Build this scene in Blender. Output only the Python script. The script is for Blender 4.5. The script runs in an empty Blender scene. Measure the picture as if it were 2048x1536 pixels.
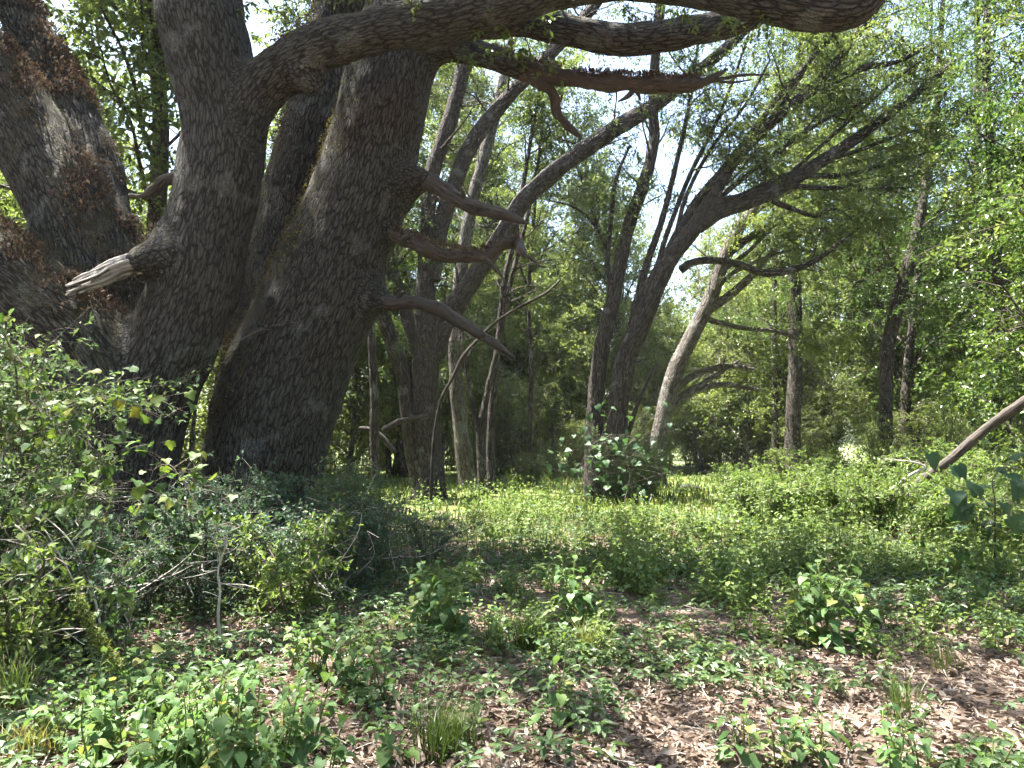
import bpy, math, random
import numpy as np
from mathutils import Matrix, Vector, Quaternion

SC = bpy.context.scene
COL = SC.collection
RNG = np.random.default_rng(7)
random.seed(7)

# ------------------------------------------------------------------ camera
FPX = 1450.0                       # focal length in pixels of a 2048 wide picture
CAM_H = 1.6
PITCH = math.atan((885 - 768) / FPX)
cam = bpy.data.cameras.new('camera')
cam.sensor_width = 36.0
cam.lens = 36.0 * FPX / 2048
cam.clip_start = 0.05
cam.clip_end = 2000
cam_o = bpy.data.objects.new('camera', cam)
cam_o.location = (0, 0, CAM_H)
cam_o.rotation_euler = (math.pi / 2 + PITCH, 0, 0)
COL.objects.link(cam_o)
SC.camera = cam_o

# ------------------------------------------------------------------ sky and sun
SUN_EL = math.radians(71)
SUN_AZ = math.radians(-65)          # from +Y (view direction) towards +X
w = bpy.data.worlds.new('World')
SC.world = w
w.use_nodes = True
nt = w.node_tree
nt.nodes.clear()
sky = nt.nodes.new('ShaderNodeTexSky')
sky.sky_type = 'NISHITA'
sky.sun_disc = False
sky.sun_elevation = SUN_EL
sky.sun_rotation = SUN_AZ
sky.air_density = 1.3
sky.dust_density = 2.5
sky.ozone_density = 1.2
bg = nt.nodes.new('ShaderNodeBackground')
bg.inputs['Strength'].default_value = 0.065
out = nt.nodes.new('ShaderNodeOutputWorld')
nt.links.new(sky.outputs[0], bg.inputs[0])
nt.links.new(bg.outputs[0], out.inputs[0])
sun = bpy.data.lights.new('sun', 'SUN')
sun.energy = 5.0
sun.angle = math.radians(0.53)
sun.color = (1.0, 0.955, 0.88)
sun_o = bpy.data.objects.new('sun', sun)
sd = Vector((math.sin(SUN_AZ) * math.cos(SUN_EL), math.cos(SUN_AZ) * math.cos(SUN_EL), math.sin(SUN_EL)))
sun_o.rotation_euler = sd.to_track_quat('Z', 'Y').to_euler()
sun_o.location = sd * 60
COL.objects.link(sun_o)

SC.view_settings.view_transform = 'Standard'
SC.view_settings.look = 'None'
SC.view_settings.exposure = 3.05
SC.view_settings.gamma = 1.0
SC.view_settings.use_curve_mapping = False
SC.render.engine = 'CYCLES'
cy = SC.cycles
cy.use_denoising = True
cy.use_adaptive_sampling = True
cy.adaptive_threshold = 0.04
cy.max_bounces = 4
cy.diffuse_bounces = 2
cy.glossy_bounces = 2
cy.transmission_bounces = 5
cy.transparent_max_bounces = 4
cy.caustics_reflective = False
cy.caustics_refractive = False
cy.sample_clamp_indirect = 6.0

# ------------------------------------------------------------------ numeric helpers
CP, SP = math.cos(PITCH), math.sin(PITCH)

def at(px, py, Y):
    """world point seen at photo pixel (px, py), Y metres ahead"""
    cx, cyy = (px - 1024) / FPX, (768 - py) / FPX
    yy = CP - cyy * SP
    zz = SP + cyy * CP
    t = Y / yy
    return np.array((cx * t, Y, CAM_H + zz * t)), t

def on_ground(px, py):
    cx, cyy = (px - 1024) / FPX, (768 - py) / FPX
    yy = CP - cyy * SP
    zz = SP + cyy * CP
    t = -CAM_H / zz
    return np.array((cx * t, yy * t, 0.0))

def hash3(i, j, k, seed=0):
    n = (i * 374761393 + j * 668265263 + k * 2147483647 + seed * 974711) & 0xFFFFFFFF
    n = ((n ^ (n >> 13)) * 1274126177) & 0xFFFFFFFF
    n = (n ^ (n >> 16)) & 0xFFFFFFFF
    return n.astype(np.float64) / 4294967295.0

def vnoise(P, seed=0):
    P = np.asarray(P, float)
    I = np.floor(P).astype(np.int64)
    F = P - I
    F = F * F * (3 - 2 * F)
    r = 0
    for dx in (0, 1):
        for dy in (0, 1):
            for dz in (0, 1):
                wgt = (F[:, 0] if dx else 1 - F[:, 0]) * (F[:, 1] if dy else 1 - F[:, 1]) * (F[:, 2] if dz else 1 - F[:, 2])
                r = r + wgt * hash3(I[:, 0] + dx, I[:, 1] + dy, I[:, 2] + dz, seed)
    return r

def fbm(P, seed=0, octs=3):
    r, a, tot = 0, 1.0, 0
    for o in range(octs):
        r = r + a * vnoise(np.asarray(P) * 2.0 ** o + 17.3 * o, seed + o)
        tot += a
        a *= 0.5
    return r / tot

def ground_z(x, y):
    x = np.atleast_1d(np.asarray(x, float)); y = np.atleast_1d(np.asarray(y, float))
    P = np.stack([x * 0.35, y * 0.35, np.zeros_like(x)], 1)
    Q = np.stack([x * 1.7, y * 1.7, np.zeros_like(x) + 3], 1)
    return (fbm(P, 3, 2) - 0.5) * 0.16 + (vnoise(Q, 5) - 0.5) * 0.035

def gz(x, y):
    return float(ground_z(x, y)[0])

def unit(v):
    v = np.asarray(v, float)
    return v / np.maximum(np.linalg.norm(v, axis=-1, keepdims=True), 1e-9)

def spline(pts, rad, step):
    """Catmull-Rom resample"""
    pts = np.asarray(pts, float); rad = np.asarray(rad, float)
    A = np.concatenate([pts, rad[:, None]], 1)
    A = np.vstack([2 * A[0] - A[1], A, 2 * A[-1] - A[-2]])
    out = []
    for i in range(1, len(A) - 2):
        p0, p1, p2, p3 = A[i - 1], A[i], A[i + 1], A[i + 2]
        n = max(1, int(np.ceil(np.linalg.norm(p2[:3] - p1[:3]) / step)))
        t = np.linspace(0, 1, n, endpoint=False)[:, None]
        out.append(0.5 * (2 * p1 + (p2 - p0) * t + (2 * p0 - 5 * p1 + 4 * p2 - p3) * t ** 2 + (3 * p1 - p0 - 3 * p2 + p3) * t ** 3))
    out.append(A[-2][None])
    R = np.vstack(out)
    return R[:, :3], np.maximum(R[:, 3], 0.002)

def frames(P):
    T = np.gradient(P, axis=0)
    T = unit(T)
    n = np.cross(T[0], (0.3, 0.9, 0.2)); n = unit(n)
    N = np.zeros_like(P)
    for i in range(len(P)):
        n = n - T[i] * np.dot(n, T[i])
        n = n / max(np.linalg.norm(n), 1e-9)
        N[i] = n
    B = np.cross(T, N)
    s = np.concatenate([[0], np.cumsum(np.linalg.norm(np.diff(P, axis=0), axis=1))])
    return T, N, B, s

class Geo:
    """collects faces of one mesh"""
    def __init__(self):
        self.v, self.f3, self.f4, self.bark, self.n = [], [], [], [], 0
        self.m3, self.m4 = [], []
    def add(self, v, f3=None, f4=None, bark=None, mat=0):
        v = np.asarray(v, float).reshape(-1, 3)
        self.v.append(v)
        self.bark.append(np.zeros_like(v) if bark is None else bark)
        if f3 is not None and len(f3):
            self.f3.append(np.asarray(f3, np.int64) + self.n); self.m3.append(np.full(len(f3), mat))
        if f4 is not None and len(f4):
            self.f4.append(np.asarray(f4, np.int64) + self.n); self.m4.append(np.full(len(f4), mat))
        self.n += len(v)
    def mesh(self, name, origin=(0, 0, 0), smooth=True, tint=None):
        v = np.vstack(self.v) - np.asarray(origin)
        f3 = np.vstack(self.f3) if self.f3 else np.zeros((0, 3), int)
        f4 = np.vstack(self.f4) if self.f4 else np.zeros((0, 4), int)
        mi = np.concatenate((self.m3 or [np.zeros(0)]) + (self.m4 or [np.zeros(0)])).astype(np.int32)
        return raw_mesh(name, v, f3, f4, smooth, np.vstack(self.bark), tint, mi)

def raw_mesh(name, v, f3, f4, smooth=False, bark=None, tint=None, mi=None):
    me = bpy.data.meshes.new(name)
    n3, n4 = len(f3), len(f4)
    me.vertices.add(len(v))
    me.vertices.foreach_set('co', np.asarray(v, np.float32).ravel())
    loops = np.concatenate([np.asarray(f3).ravel(), np.asarray(f4).ravel()]).astype(np.int32)
    me.loops.add(len(loops))
    me.loops.foreach_set('vertex_index', loops)
    me.polygons.add(n3 + n4)
    tot = np.concatenate([np.full(n3, 3), np.full(n4, 4)]).astype(np.int32)
    st = np.concatenate([[0], np.cumsum(tot)[:-1]]).astype(np.int32) if len(tot) else tot
    me.polygons.foreach_set('loop_start', st)
    me.polygons.foreach_set('loop_total', tot)
    me.polygons.foreach_set('use_smooth', np.full(n3 + n4, smooth))
    if mi is not None and mi.max(initial=0) > 0:
        me.polygons.foreach_set('material_index', mi)
    if bark is not None:
        a = me.attributes.new('bark', 'FLOAT_VECTOR', 'POINT')
        a.data.foreach_set('vector', np.asarray(bark, np.float32).ravel())
    if tint is not None:
        a = me.attributes.new('tint', 'FLOAT', 'FACE')
        a.data.foreach_set('value', np.asarray(tint, np.float32))
    me.update()
    return me

def tube(geo, pts, rad, sides=10, step=None, lump=0.0, seed=0, cap=True, mat=0, flare=0.0, jag=0.0):
    rad = np.asarray(rad, float)
    step = step or max(0.02, float(np.median(rad)) * 0.9)
    P, R = spline(pts, rad, step)
    T, N, B, s = frames(P)
    th = np.linspace(0, 2 * math.pi, sides, endpoint=False)
    c, sn = np.cos(th), np.sin(th)
    dirs = N[:, None, :] * c[None, :, None] + B[:, None, :] * sn[None, :, None]
    Rm = np.repeat(R[:, None], sides, 1)
    if lump:
        q = (P[:, None, :] + dirs * R[:, None, None]).reshape(-1, 3)
        nz = fbm(q / (2.2 * max(np.median(R), 0.01)) + seed * 3.1, seed, 3).reshape(len(P), sides)
        Rm = Rm * (1 + lump * (nz - 0.5) * 2)
    if flare:
        g = np.exp(-s / 0.35)[:, None]
        Rm = Rm * (1 + flare * g * (0.6 + 0.5 * np.sin(th * 4 + seed) + 0.3 * np.sin(th * 7 + seed * 2)))
    V = P[:, None, :] + dirs * Rm[..., None]
    if jag:
        V[-1] += T[-1] * (np.random.default_rng(seed).random(sides)[:, None] - 0.3) * jag
    off = np.array((seed * 7.13 % 31, seed * 3.7 % 17, seed * 1.9 % 23))
    bk = np.stack([Rm * c[None], Rm * sn[None], np.repeat(s[:, None], sides, 1)], -1) + off
    n = len(P)
    i = np.arange(n - 1)[:, None] * sides
    j = np.arange(sides)[None]
    j2 = (j + 1) % sides
    f4 = np.stack([i + j, i + j2, i + sides + j2, i + sides + j], -1).reshape(-1, 4)
    V = V.reshape(-1, 3); bk = bk.reshape(-1, 3)
    f3 = None
    if cap:
        V = np.vstack([V, P[-1] + T[-1] * R[-1] * 0.3]); bk = np.vstack([bk, bk[-1]])
        b = (n - 1) * sides
        f3 = np.stack([b + np.arange(sides), b + (np.arange(sides) + 1) % sides, np.full(sides, n * sides)], -1)
    geo.add(V, f3, f4, bk, mat)
    return P, R

def sticks(geo, P0, P1, r0, r1, mat=0):
    """many thin three-sided sticks at once"""
    P0 = np.asarray(P0, float); P1 = np.asarray(P1, float)
    n = len(P0)
    if n == 0:
        return
    T = unit(P1 - P0)
    up = np.where(np.abs(T[:, 2:3]) > 0.9, np.array([[1.0, 0, 0]]), np.array([[0, 0, 1.0]]))
    A = unit(np.cross(T, up)); B = np.cross(T, A)
    V = np.zeros((n, 6, 3))
    for k in range(3):
        d = A * math.cos(k * 2.0944) + B * math.sin(k * 2.0944)
        V[:, k] = P0 + d * np.asarray(r0).reshape(-1, 1)
        V[:, 3 + k] = P1 + d * np.asarray(r1).reshape(-1, 1)
    base = np.arange(n)[:, None] * 6
    F = np.concatenate([base + np.array([[k, (k + 1) % 3, 3 + (k + 1) % 3, 3 + k]]) for k in range(3)], 0)
    geo.add(V.reshape(-1, 3), None, F, None, mat)

def leaf_geo(P, D, N, L, ratio, tint, detail=0, fold=0.22, droop=0.15):
    """leaves as folded blades. detail 0: two triangles, 1: two quads (six-point outline)"""
    n = len(P)
    D = unit(D)
    S = unit(np.cross(D, N)); N = np.cross(S, D)
    L = np.broadcast_to(np.asarray(L, float), (n,))[:, None]
    W = L * np.broadcast_to(np.asarray(ratio, float), (n,))[:, None] * 0.5
    if detail == 0:
        V = np.stack([P, P + D * L * 0.55 - S * W + N * L * fold * 0.4, P + D * L - N * L * droop, P + D * L * 0.55 + S * W + N * L * fold * 0.4], 1)
        b = np.arange(n)[:, None] * 4
        F = np.stack([b + np.array([[0, 3, 2]]), b + np.array([[0, 2, 1]])], 1).reshape(-1, 3)
        return V.reshape(-1, 3), F, np.zeros((0, 4), int), np.repeat(tint, 2)
    z = N * L * fold * 0.5
    V = np.stack([P,
                  P + D * L * 0.28 - S * W * 0.85 + z, P + D * L * 0.66 - S * W * 0.8 + z * 0.6 - N * L * droop * 0.4,
                  P + D * L - N * L * droop,
                  P + D * L * 0.66 + S * W * 0.8 + z * 0.6 - N * L * droop * 0.4, P + D * L * 0.28 + S * W * 0.85 + z], 1)
    b = np.arange(n)[:, None] * 6
    F = np.stack([b + np.array([[0, 3, 2, 1]]), b + np.array([[0, 5, 4, 3]])], 1).reshape(-1, 4)
    return V.reshape(-1, 3), np.zeros((0, 3), int), F, np.repeat(tint, 2)

class Leaves:
    def __init__(self):
        self.a = []
    def add(self, P, D, N, L, tint):
        n = len(P)
        if n:
            self.a.append((P, D, N, np.broadcast_to(np.asarray(L, float), (n,)), np.broadcast_to(np.asarray(tint, float), (n,))))
    def mesh(self, name, origin=(0, 0, 0), ratio=0.5, detail=0, fold=0.22, droop=0.15):
        P, D, N, L, t = [np.concatenate([x[i] for x in self.a]) for i in range(5)]
        V, f3, f4, tt = leaf_geo(P - np.asarray(origin), D, N, L, ratio, t, detail, fold, droop)
        return raw_mesh(name, V, f3, f4, False, None, tt)
    def count(self):
        return sum(len(x[0]) for x in self.a)

# ------------------------------------------------------------------ object helpers
def obj(name, me, mats, parent=None, loc=(0, 0, 0)):
    o = bpy.data.objects.new(name, me)
    COL.objects.link(o)
    m = mats
    if not me.materials:
        me.materials.append(m)
    elif me.materials[0] is not m:
        o.material_slots[0].link = 'OBJECT'
        o.material_slots[0].material = m
    o.location = loc
    o.parent = parent
    return o

def tag(o, label, cat=None, group=None, kind=None):
    o['label'] = label
    if cat: o['category'] = cat
    if group: o['group'] = group
    if kind: o['kind'] = kind
    return o

def thing(name, label, cat, loc=(0, 0, 0), group=None):
    o = bpy.data.objects.new(name, None)
    o.empty_display_size = 0.2
    COL.objects.link(o)
    o.location = loc
    return tag(o, label, cat, group)

def copy_tree(o, parent=None):
    c = o.copy()
    COL.objects.link(c)
    c.parent = parent
    for ch in [x for x in o.children]:
        copy_tree(ch, c)
    return c

# ------------------------------------------------------------------ materials
def mat(name):
    m = bpy.data.materials.new(name)
    m.use_nodes = True
    n = m.node_tree
    n.nodes.clear()
    o = n.nodes.new('ShaderNodeOutputMaterial')
    return m, n, o

def ramp(n, stops, src):
    r = n.nodes.new('ShaderNodeValToRGB')
    e = r.color_ramp.elements
    while len(e) < len(stops):
        e.new(0.5)
    for x, (p, c) in zip(e, stops):
        x.position = p
        x.color = (*c, 1) if len(c) == 3 else c
    n.links.new(src, r.inputs[0])
    return r.outputs[0]

def leaf_mat(name, stops, trans=0.42, rough=0.42, spec=0.45, per_object=False, tr_gain=(1.12, 1.15, 0.68)):
    m, n, o = mat(name)
    a = n.nodes.new('ShaderNodeAttribute'); a.attribute_name = 'tint'
    src = a.outputs['Fac']
    if per_object:
        oi = n.nodes.new('ShaderNodeObjectInfo')
        src = oi.outputs['Random']
    col = ramp(n, stops, src)
    b = n.nodes.new('ShaderNodeBsdfPrincipled')
    b.inputs['Roughness'].default_value = rough
    b.inputs['Specular IOR Level'].default_value = spec
    n.links.new(col, b.inputs['Base Color'])
    t = n.nodes.new('ShaderNodeBsdfTranslucent')
    mx = n.nodes.new('ShaderNodeMix'); mx.data_type = 'RGBA'; mx.blend_type = 'MULTIPLY'
    mx.inputs['Factor'].default_value = 1.0
    n.links.new(col, mx.inputs['A']); mx.inputs['B'].default_value = (*tr_gain, 1)
    mx.clamp_result = False
    n.links.new(mx.outputs['Result'], t.inputs['Color'])
    s = n.nodes.new('ShaderNodeMixShader'); s.inputs[0].default_value = trans
    n.links.new(b.outputs[0], s.inputs[1]); n.links.new(t.outputs[0], s.inputs[2])
    n.links.new(s.outputs[0], o.inputs[0])
    return m

def bark_mat(name, plate, fissure, lichen, moss, scale=14.0, stretch=0.36, bump=1.0, lich_amt=0.5, moss_amt=0.5, dist=0.036):
    m, n, o = mat(name)
    L = n.links
    a = n.nodes.new('ShaderNodeAttribute'); a.attribute_name = 'bark'
    mp = n.nodes.new('ShaderNodeMapping'); mp.inputs['Scale'].default_value = (1, 1, stretch)
    L.new(a.outputs['Vector'], mp.inputs[0])
    nz = n.nodes.new('ShaderNodeTexNoise'); nz.inputs['Scale'].default_value = scale * 0.6; nz.inputs['Detail'].default_value = 3
    L.new(mp.outputs[0], nz.inputs['Vector'])
    ad = n.nodes.new('ShaderNodeVectorMath'); ad.operation = 'MULTIPLY_ADD'
    L.new(nz.outputs['Color'], ad.inputs[0]); ad.inputs[1].default_value = (1.35 / scale,) * 3; L.new(mp.outputs[0], ad.inputs[2])
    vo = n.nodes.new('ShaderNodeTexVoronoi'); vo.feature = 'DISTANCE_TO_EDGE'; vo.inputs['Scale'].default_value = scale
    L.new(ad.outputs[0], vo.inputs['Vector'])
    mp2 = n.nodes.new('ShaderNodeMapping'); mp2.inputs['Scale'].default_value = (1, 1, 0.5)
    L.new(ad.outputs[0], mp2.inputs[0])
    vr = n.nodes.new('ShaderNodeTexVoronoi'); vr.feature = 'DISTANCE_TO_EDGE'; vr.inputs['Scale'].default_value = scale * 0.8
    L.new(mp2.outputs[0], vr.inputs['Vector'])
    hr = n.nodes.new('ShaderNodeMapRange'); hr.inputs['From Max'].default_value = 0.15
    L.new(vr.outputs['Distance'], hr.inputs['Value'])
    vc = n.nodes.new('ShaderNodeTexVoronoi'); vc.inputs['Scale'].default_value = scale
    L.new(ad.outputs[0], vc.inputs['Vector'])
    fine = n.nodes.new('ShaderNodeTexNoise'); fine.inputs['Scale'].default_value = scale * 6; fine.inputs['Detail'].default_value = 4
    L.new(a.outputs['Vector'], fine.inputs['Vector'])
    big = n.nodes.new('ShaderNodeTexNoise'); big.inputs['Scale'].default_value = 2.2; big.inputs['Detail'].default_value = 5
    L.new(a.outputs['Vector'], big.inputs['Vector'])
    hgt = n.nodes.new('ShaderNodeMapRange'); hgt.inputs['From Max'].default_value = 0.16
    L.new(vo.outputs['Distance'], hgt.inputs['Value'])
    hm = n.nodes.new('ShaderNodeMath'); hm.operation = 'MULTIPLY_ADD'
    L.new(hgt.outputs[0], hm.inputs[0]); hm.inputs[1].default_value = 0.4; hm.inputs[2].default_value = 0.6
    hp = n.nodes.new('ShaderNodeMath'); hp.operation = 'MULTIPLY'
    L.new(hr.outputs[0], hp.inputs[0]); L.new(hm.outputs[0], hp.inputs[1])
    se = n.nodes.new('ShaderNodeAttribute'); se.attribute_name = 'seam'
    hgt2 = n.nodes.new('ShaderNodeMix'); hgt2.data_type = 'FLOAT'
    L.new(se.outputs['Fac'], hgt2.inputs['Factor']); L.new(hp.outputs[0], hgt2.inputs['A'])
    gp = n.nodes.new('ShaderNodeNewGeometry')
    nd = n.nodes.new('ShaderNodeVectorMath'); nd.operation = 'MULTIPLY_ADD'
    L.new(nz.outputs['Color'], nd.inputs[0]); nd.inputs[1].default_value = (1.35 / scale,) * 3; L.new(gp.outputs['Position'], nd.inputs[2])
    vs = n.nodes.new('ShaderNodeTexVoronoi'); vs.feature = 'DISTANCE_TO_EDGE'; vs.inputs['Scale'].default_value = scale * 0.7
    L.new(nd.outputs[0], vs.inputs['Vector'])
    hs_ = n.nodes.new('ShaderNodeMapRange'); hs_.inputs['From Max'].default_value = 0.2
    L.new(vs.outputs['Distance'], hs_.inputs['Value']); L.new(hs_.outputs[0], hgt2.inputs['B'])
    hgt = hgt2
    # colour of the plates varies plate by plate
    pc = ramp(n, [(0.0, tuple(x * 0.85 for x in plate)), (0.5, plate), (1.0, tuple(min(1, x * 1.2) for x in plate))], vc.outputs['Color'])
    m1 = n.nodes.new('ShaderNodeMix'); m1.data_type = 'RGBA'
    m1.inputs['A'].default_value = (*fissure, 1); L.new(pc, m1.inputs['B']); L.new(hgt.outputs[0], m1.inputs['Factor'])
    # lichen
    lf = ramp(n, [(0.62 - 0.1 * lich_amt, (0, 0, 0)), (0.68 - 0.1 * lich_amt, (1, 1, 1))], big.outputs['Fac'])
    lm = n.nodes.new('ShaderNodeMath'); lm.operation = 'MULTIPLY'; L.new(lf, lm.inputs[0])
    lr = ramp(n, [(0.5, (0, 0, 0)), (0.56, (0.8, 0.8, 0.8))], fine.outputs['Fac'])
    L.new(lr, lm.inputs[1])
    m2 = n.nodes.new('ShaderNodeMix'); m2.data_type = 'RGBA'
    L.new(lm.outputs[0], m2.inputs['Factor']); L.new(m1.outputs['Result'], m2.inputs['A']); m2.inputs['B'].default_value = (*lichen, 1)
    # moss
    ms = n.nodes.new('ShaderNodeAttribute'); ms.attribute_name = 'moss'
    big2 = n.nodes.new('ShaderNodeTexNoise'); big2.inputs['Scale'].default_value = 5.0; big2.inputs['Detail'].default_value = 5
    L.new(a.outputs['Vector'], big2.inputs['Vector'])
    mm = n.nodes.new('ShaderNodeMath'); mm.operation = 'ADD'; L.new(ms.outputs['Fac'], mm.inputs[0]); L.new(big2.outputs['Fac'], mm.inputs[1])
    mf = ramp(n, [(0.75, (0, 0, 0)), (0.95, (moss_amt,) * 3)], mm.outputs[0])
    m3 = n.nodes.new('ShaderNodeMix'); m3.data_type = 'RGBA'
    L.new(mf, m3.inputs['Factor']); L.new(m2.outputs['Result'], m3.inputs['A']); m3.inputs['B'].default_value = (*moss, 1)
    b = n.nodes.new('ShaderNodeBsdfPrincipled')
    b.inputs['Roughness'].default_value = 0.9
    b.inputs['Specular IOR Level'].default_value = 0.2
    L.new(m3.outputs['Result'], b.inputs['Base Color'])
    hs = n.nodes.new('ShaderNodeMath'); hs.operation = 'MULTIPLY_ADD'
    L.new(fine.outputs['Fac'], hs.inputs[0]); hs.inputs[1].default_value = 0.35; L.new(hgt.outputs[0], hs.inputs[2])
    bp = n.nodes.new('ShaderNodeBump'); bp.inputs['Strength'].default_value = bump; bp.inputs['Distance'].default_value = dist
    L.new(hs.outputs[0], bp.inputs['Height'])
    L.new(bp.outputs[0], b.inputs['Normal'])
    L.new(b.outputs[0], o.inputs[0])
    return m

def wood_mat(name, dark, light, scale=30.0, patch=0.0):
    m, n, o = mat(name)
    L = n.links
    a = n.nodes.new('ShaderNodeAttribute'); a.attribute_name = 'bark'
    mp = n.nodes.new('ShaderNodeMapping'); mp.inputs['Scale'].default_value = (1, 1, 0.07)
    L.new(a.outputs['Vector'], mp.inputs[0])
    nz = n.nodes.new('ShaderNodeTexNoise'); nz.inputs['Scale'].default_value = scale; nz.inputs['Detail'].default_value = 6
    L.new(mp.outputs[0], nz.inputs['Vector'])
    c = ramp(n, [(0.36, dark), (0.64, light)], nz.outputs['Fac'])
    pn = n.nodes.new('ShaderNodeTexNoise'); pn.inputs['Scale'].default_value = 7.0; pn.inputs['Detail'].default_value = 5
    L.new(a.outputs['Vector'], pn.inputs['Vector'])
    pf = ramp(n, [(0.44, (0, 0, 0)), (0.54, (1, 1, 1))], pn.outputs['Fac'])
    pm = n.nodes.new('ShaderNodeMix'); pm.data_type = 'RGBA'
    L.new(pf, pm.inputs['Factor']); L.new(c, pm.inputs['A']); pm.inputs['B'].default_value = (*[patch * x + (1 - patch) * y for x, y in zip((0.055, 0.047, 0.04), light)], 1)
    c = pm.outputs['Result']
    b = n.nodes.new('ShaderNodeBsdfPrincipled'); b.inputs['Roughness'].default_value = 0.85; b.inputs['Specular IOR Level'].default_value = 0.2
    L.new(c, b.inputs['Base Color'])
    bp = n.nodes.new('ShaderNodeBump'); bp.inputs['Strength'].default_value = 0.8; bp.inputs['Distance'].default_value = 0.02
    L.new(nz.outputs['Fac'], bp.inputs['Height']); L.new(bp.outputs[0], b.inputs['Normal'])
    L.new(b.outputs[0], o.inputs[0])
    return m

M = {}
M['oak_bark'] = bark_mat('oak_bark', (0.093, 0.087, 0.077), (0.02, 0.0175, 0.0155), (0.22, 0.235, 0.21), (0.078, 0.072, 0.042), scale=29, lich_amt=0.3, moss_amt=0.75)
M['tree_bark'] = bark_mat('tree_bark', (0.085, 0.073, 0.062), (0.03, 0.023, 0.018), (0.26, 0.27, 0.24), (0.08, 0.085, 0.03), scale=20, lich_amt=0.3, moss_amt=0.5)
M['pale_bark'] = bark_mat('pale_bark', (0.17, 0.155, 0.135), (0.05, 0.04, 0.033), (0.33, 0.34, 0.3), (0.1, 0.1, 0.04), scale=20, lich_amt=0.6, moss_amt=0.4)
M['dead_wood'] = wood_mat('dead_wood', (0.03, 0.025, 0.021), (0.105, 0.088, 0.075), patch=0.8)
M['grey_wood'] = wood_mat('grey_wood', (0.03, 0.027, 0.024), (0.27, 0.25, 0.225))
M['red_wood'] = wood_mat('red_wood', (0.03, 0.024, 0.021), (0.1, 0.079, 0.066), patch=0.95)
M['black_wood'] = wood_mat('black_wood', (0.018, 0.015, 0.013), (0.05, 0.042, 0.035))
M['twig'] = wood_mat('twig', (0.05, 0.042, 0.035), (0.13, 0.11, 0.09), 12)
M['dead_twig'] = wood_mat('dead_twig', (0.2, 0.18, 0.155), (0.45, 0.42, 0.37), 12)
M['stem'] = wood_mat('green_stem', (0.07, 0.10, 0.03), (0.13, 0.17, 0.05), 12)
M['oak_leaf'] = leaf_mat('oak_leaf', [(0, (0.04, 0.07, 0.018)), (0.5, (0.075, 0.115, 0.028)), (1, (0.13, 0.17, 0.04))], trans=0.45)
M['far_leaf'] = leaf_mat('far_leaf', [(0, (0.06, 0.09, 0.032)), (0.5, (0.11, 0.145, 0.05)), (1, (0.19, 0.225, 0.075))], trans=0.58)
M['right_leaf'] = leaf_mat('right_leaf', [(0, (0.035, 0.07, 0.02)), (0.55, (0.07, 0.12, 0.032)), (1, (0.14, 0.19, 0.045))], trans=0.45, rough=0.35)
M['shrub_leaf'] = leaf_mat('shrub_leaf', [(0, (0.045, 0.085, 0.045)), (0.6, (0.085, 0.135, 0.065)), (1, (0.15, 0.195, 0.08))], trans=0.42, rough=0.5, spec=0.4)
M['cool_leaf'] = leaf_mat('cool_leaf', [(0, (0.04, 0.08, 0.055)), (0.6, (0.075, 0.13, 0.085)), (1, (0.13, 0.19, 0.11))], trans=0.4, rough=0.5, spec=0.4)
M['weed_leaf'] = leaf_mat('weed_leaf', [(0, (0.07, 0.125, 0.035)), (0.5, (0.12, 0.18, 0.05)), (1, (0.18, 0.23, 0.07))], trans=0.45, rough=0.5, spec=0.3)
M['weed_leaf_near'] = leaf_mat('weed_leaf_near', [(0, (0.07, 0.14, 0.045)), (0.6, (0.11, 0.19, 0.065)), (0.93, (0.14, 0.215, 0.07)), (1, (0.24, 0.22, 0.06))], trans=0.45, rough=0.5, spec=0.3, per_object=True)
M['vine_leaf'] = leaf_mat('vine_leaf', [(0, (0.05, 0.10, 0.03)), (0.5, (0.08, 0.14, 0.03)), (0.9, (0.13, 0.18, 0.035)), (1, (0.2, 0.2, 0.035))], trans=0.45, rough=0.55, spec=0.3, per_object=True)
M['blue_leaf'] = leaf_mat('big_dark_leaf', [(0, (0.035, 0.075, 0.035)), (1, (0.06, 0.12, 0.045))], trans=0.3, rough=0.5, spec=0.3, per_object=True)
M['cover_leaf'] = leaf_mat('cover_leaf', [(0, (0.055, 0.1, 0.045)), (0.6, (0.09, 0.145, 0.06)), (1, (0.14, 0.19, 0.07))], trans=0.4)
M['grass'] = leaf_mat('grass_blade', [(0, (0.05, 0.085, 0.02)), (0.7, (0.1, 0.15, 0.03)), (1, (0.28, 0.24, 0.09))], trans=0.4, rough=0.5)
M['dead_leaf'] = leaf_mat('dead_leaf', [(0, (0.08, 0.055, 0.041)), (0.5, (0.21, 0.16, 0.128)), (1, (0.4, 0.33, 0.275))], trans=0.12, rough=0.6, spec=0.3, tr_gain=(1, 0.9, 0.7))
M['fern'] = leaf_mat('dried_fern', [(0, (0.05, 0.035, 0.027)), (0.55, (0.115, 0.082, 0.06)), (1, (0.2, 0.152, 0.112))], trans=0.15, rough=0.7, spec=0.2, tr_gain=(1, 0.9, 0.7))
M['moss_leaf'] = leaf_mat('creeper', [(0, (0.07, 0.05, 0.025)), (0.5, (0.13, 0.11, 0.045)), (1, (0.2, 0.18, 0.06))], trans=0.2, rough=0.7, spec=0.2)

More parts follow.
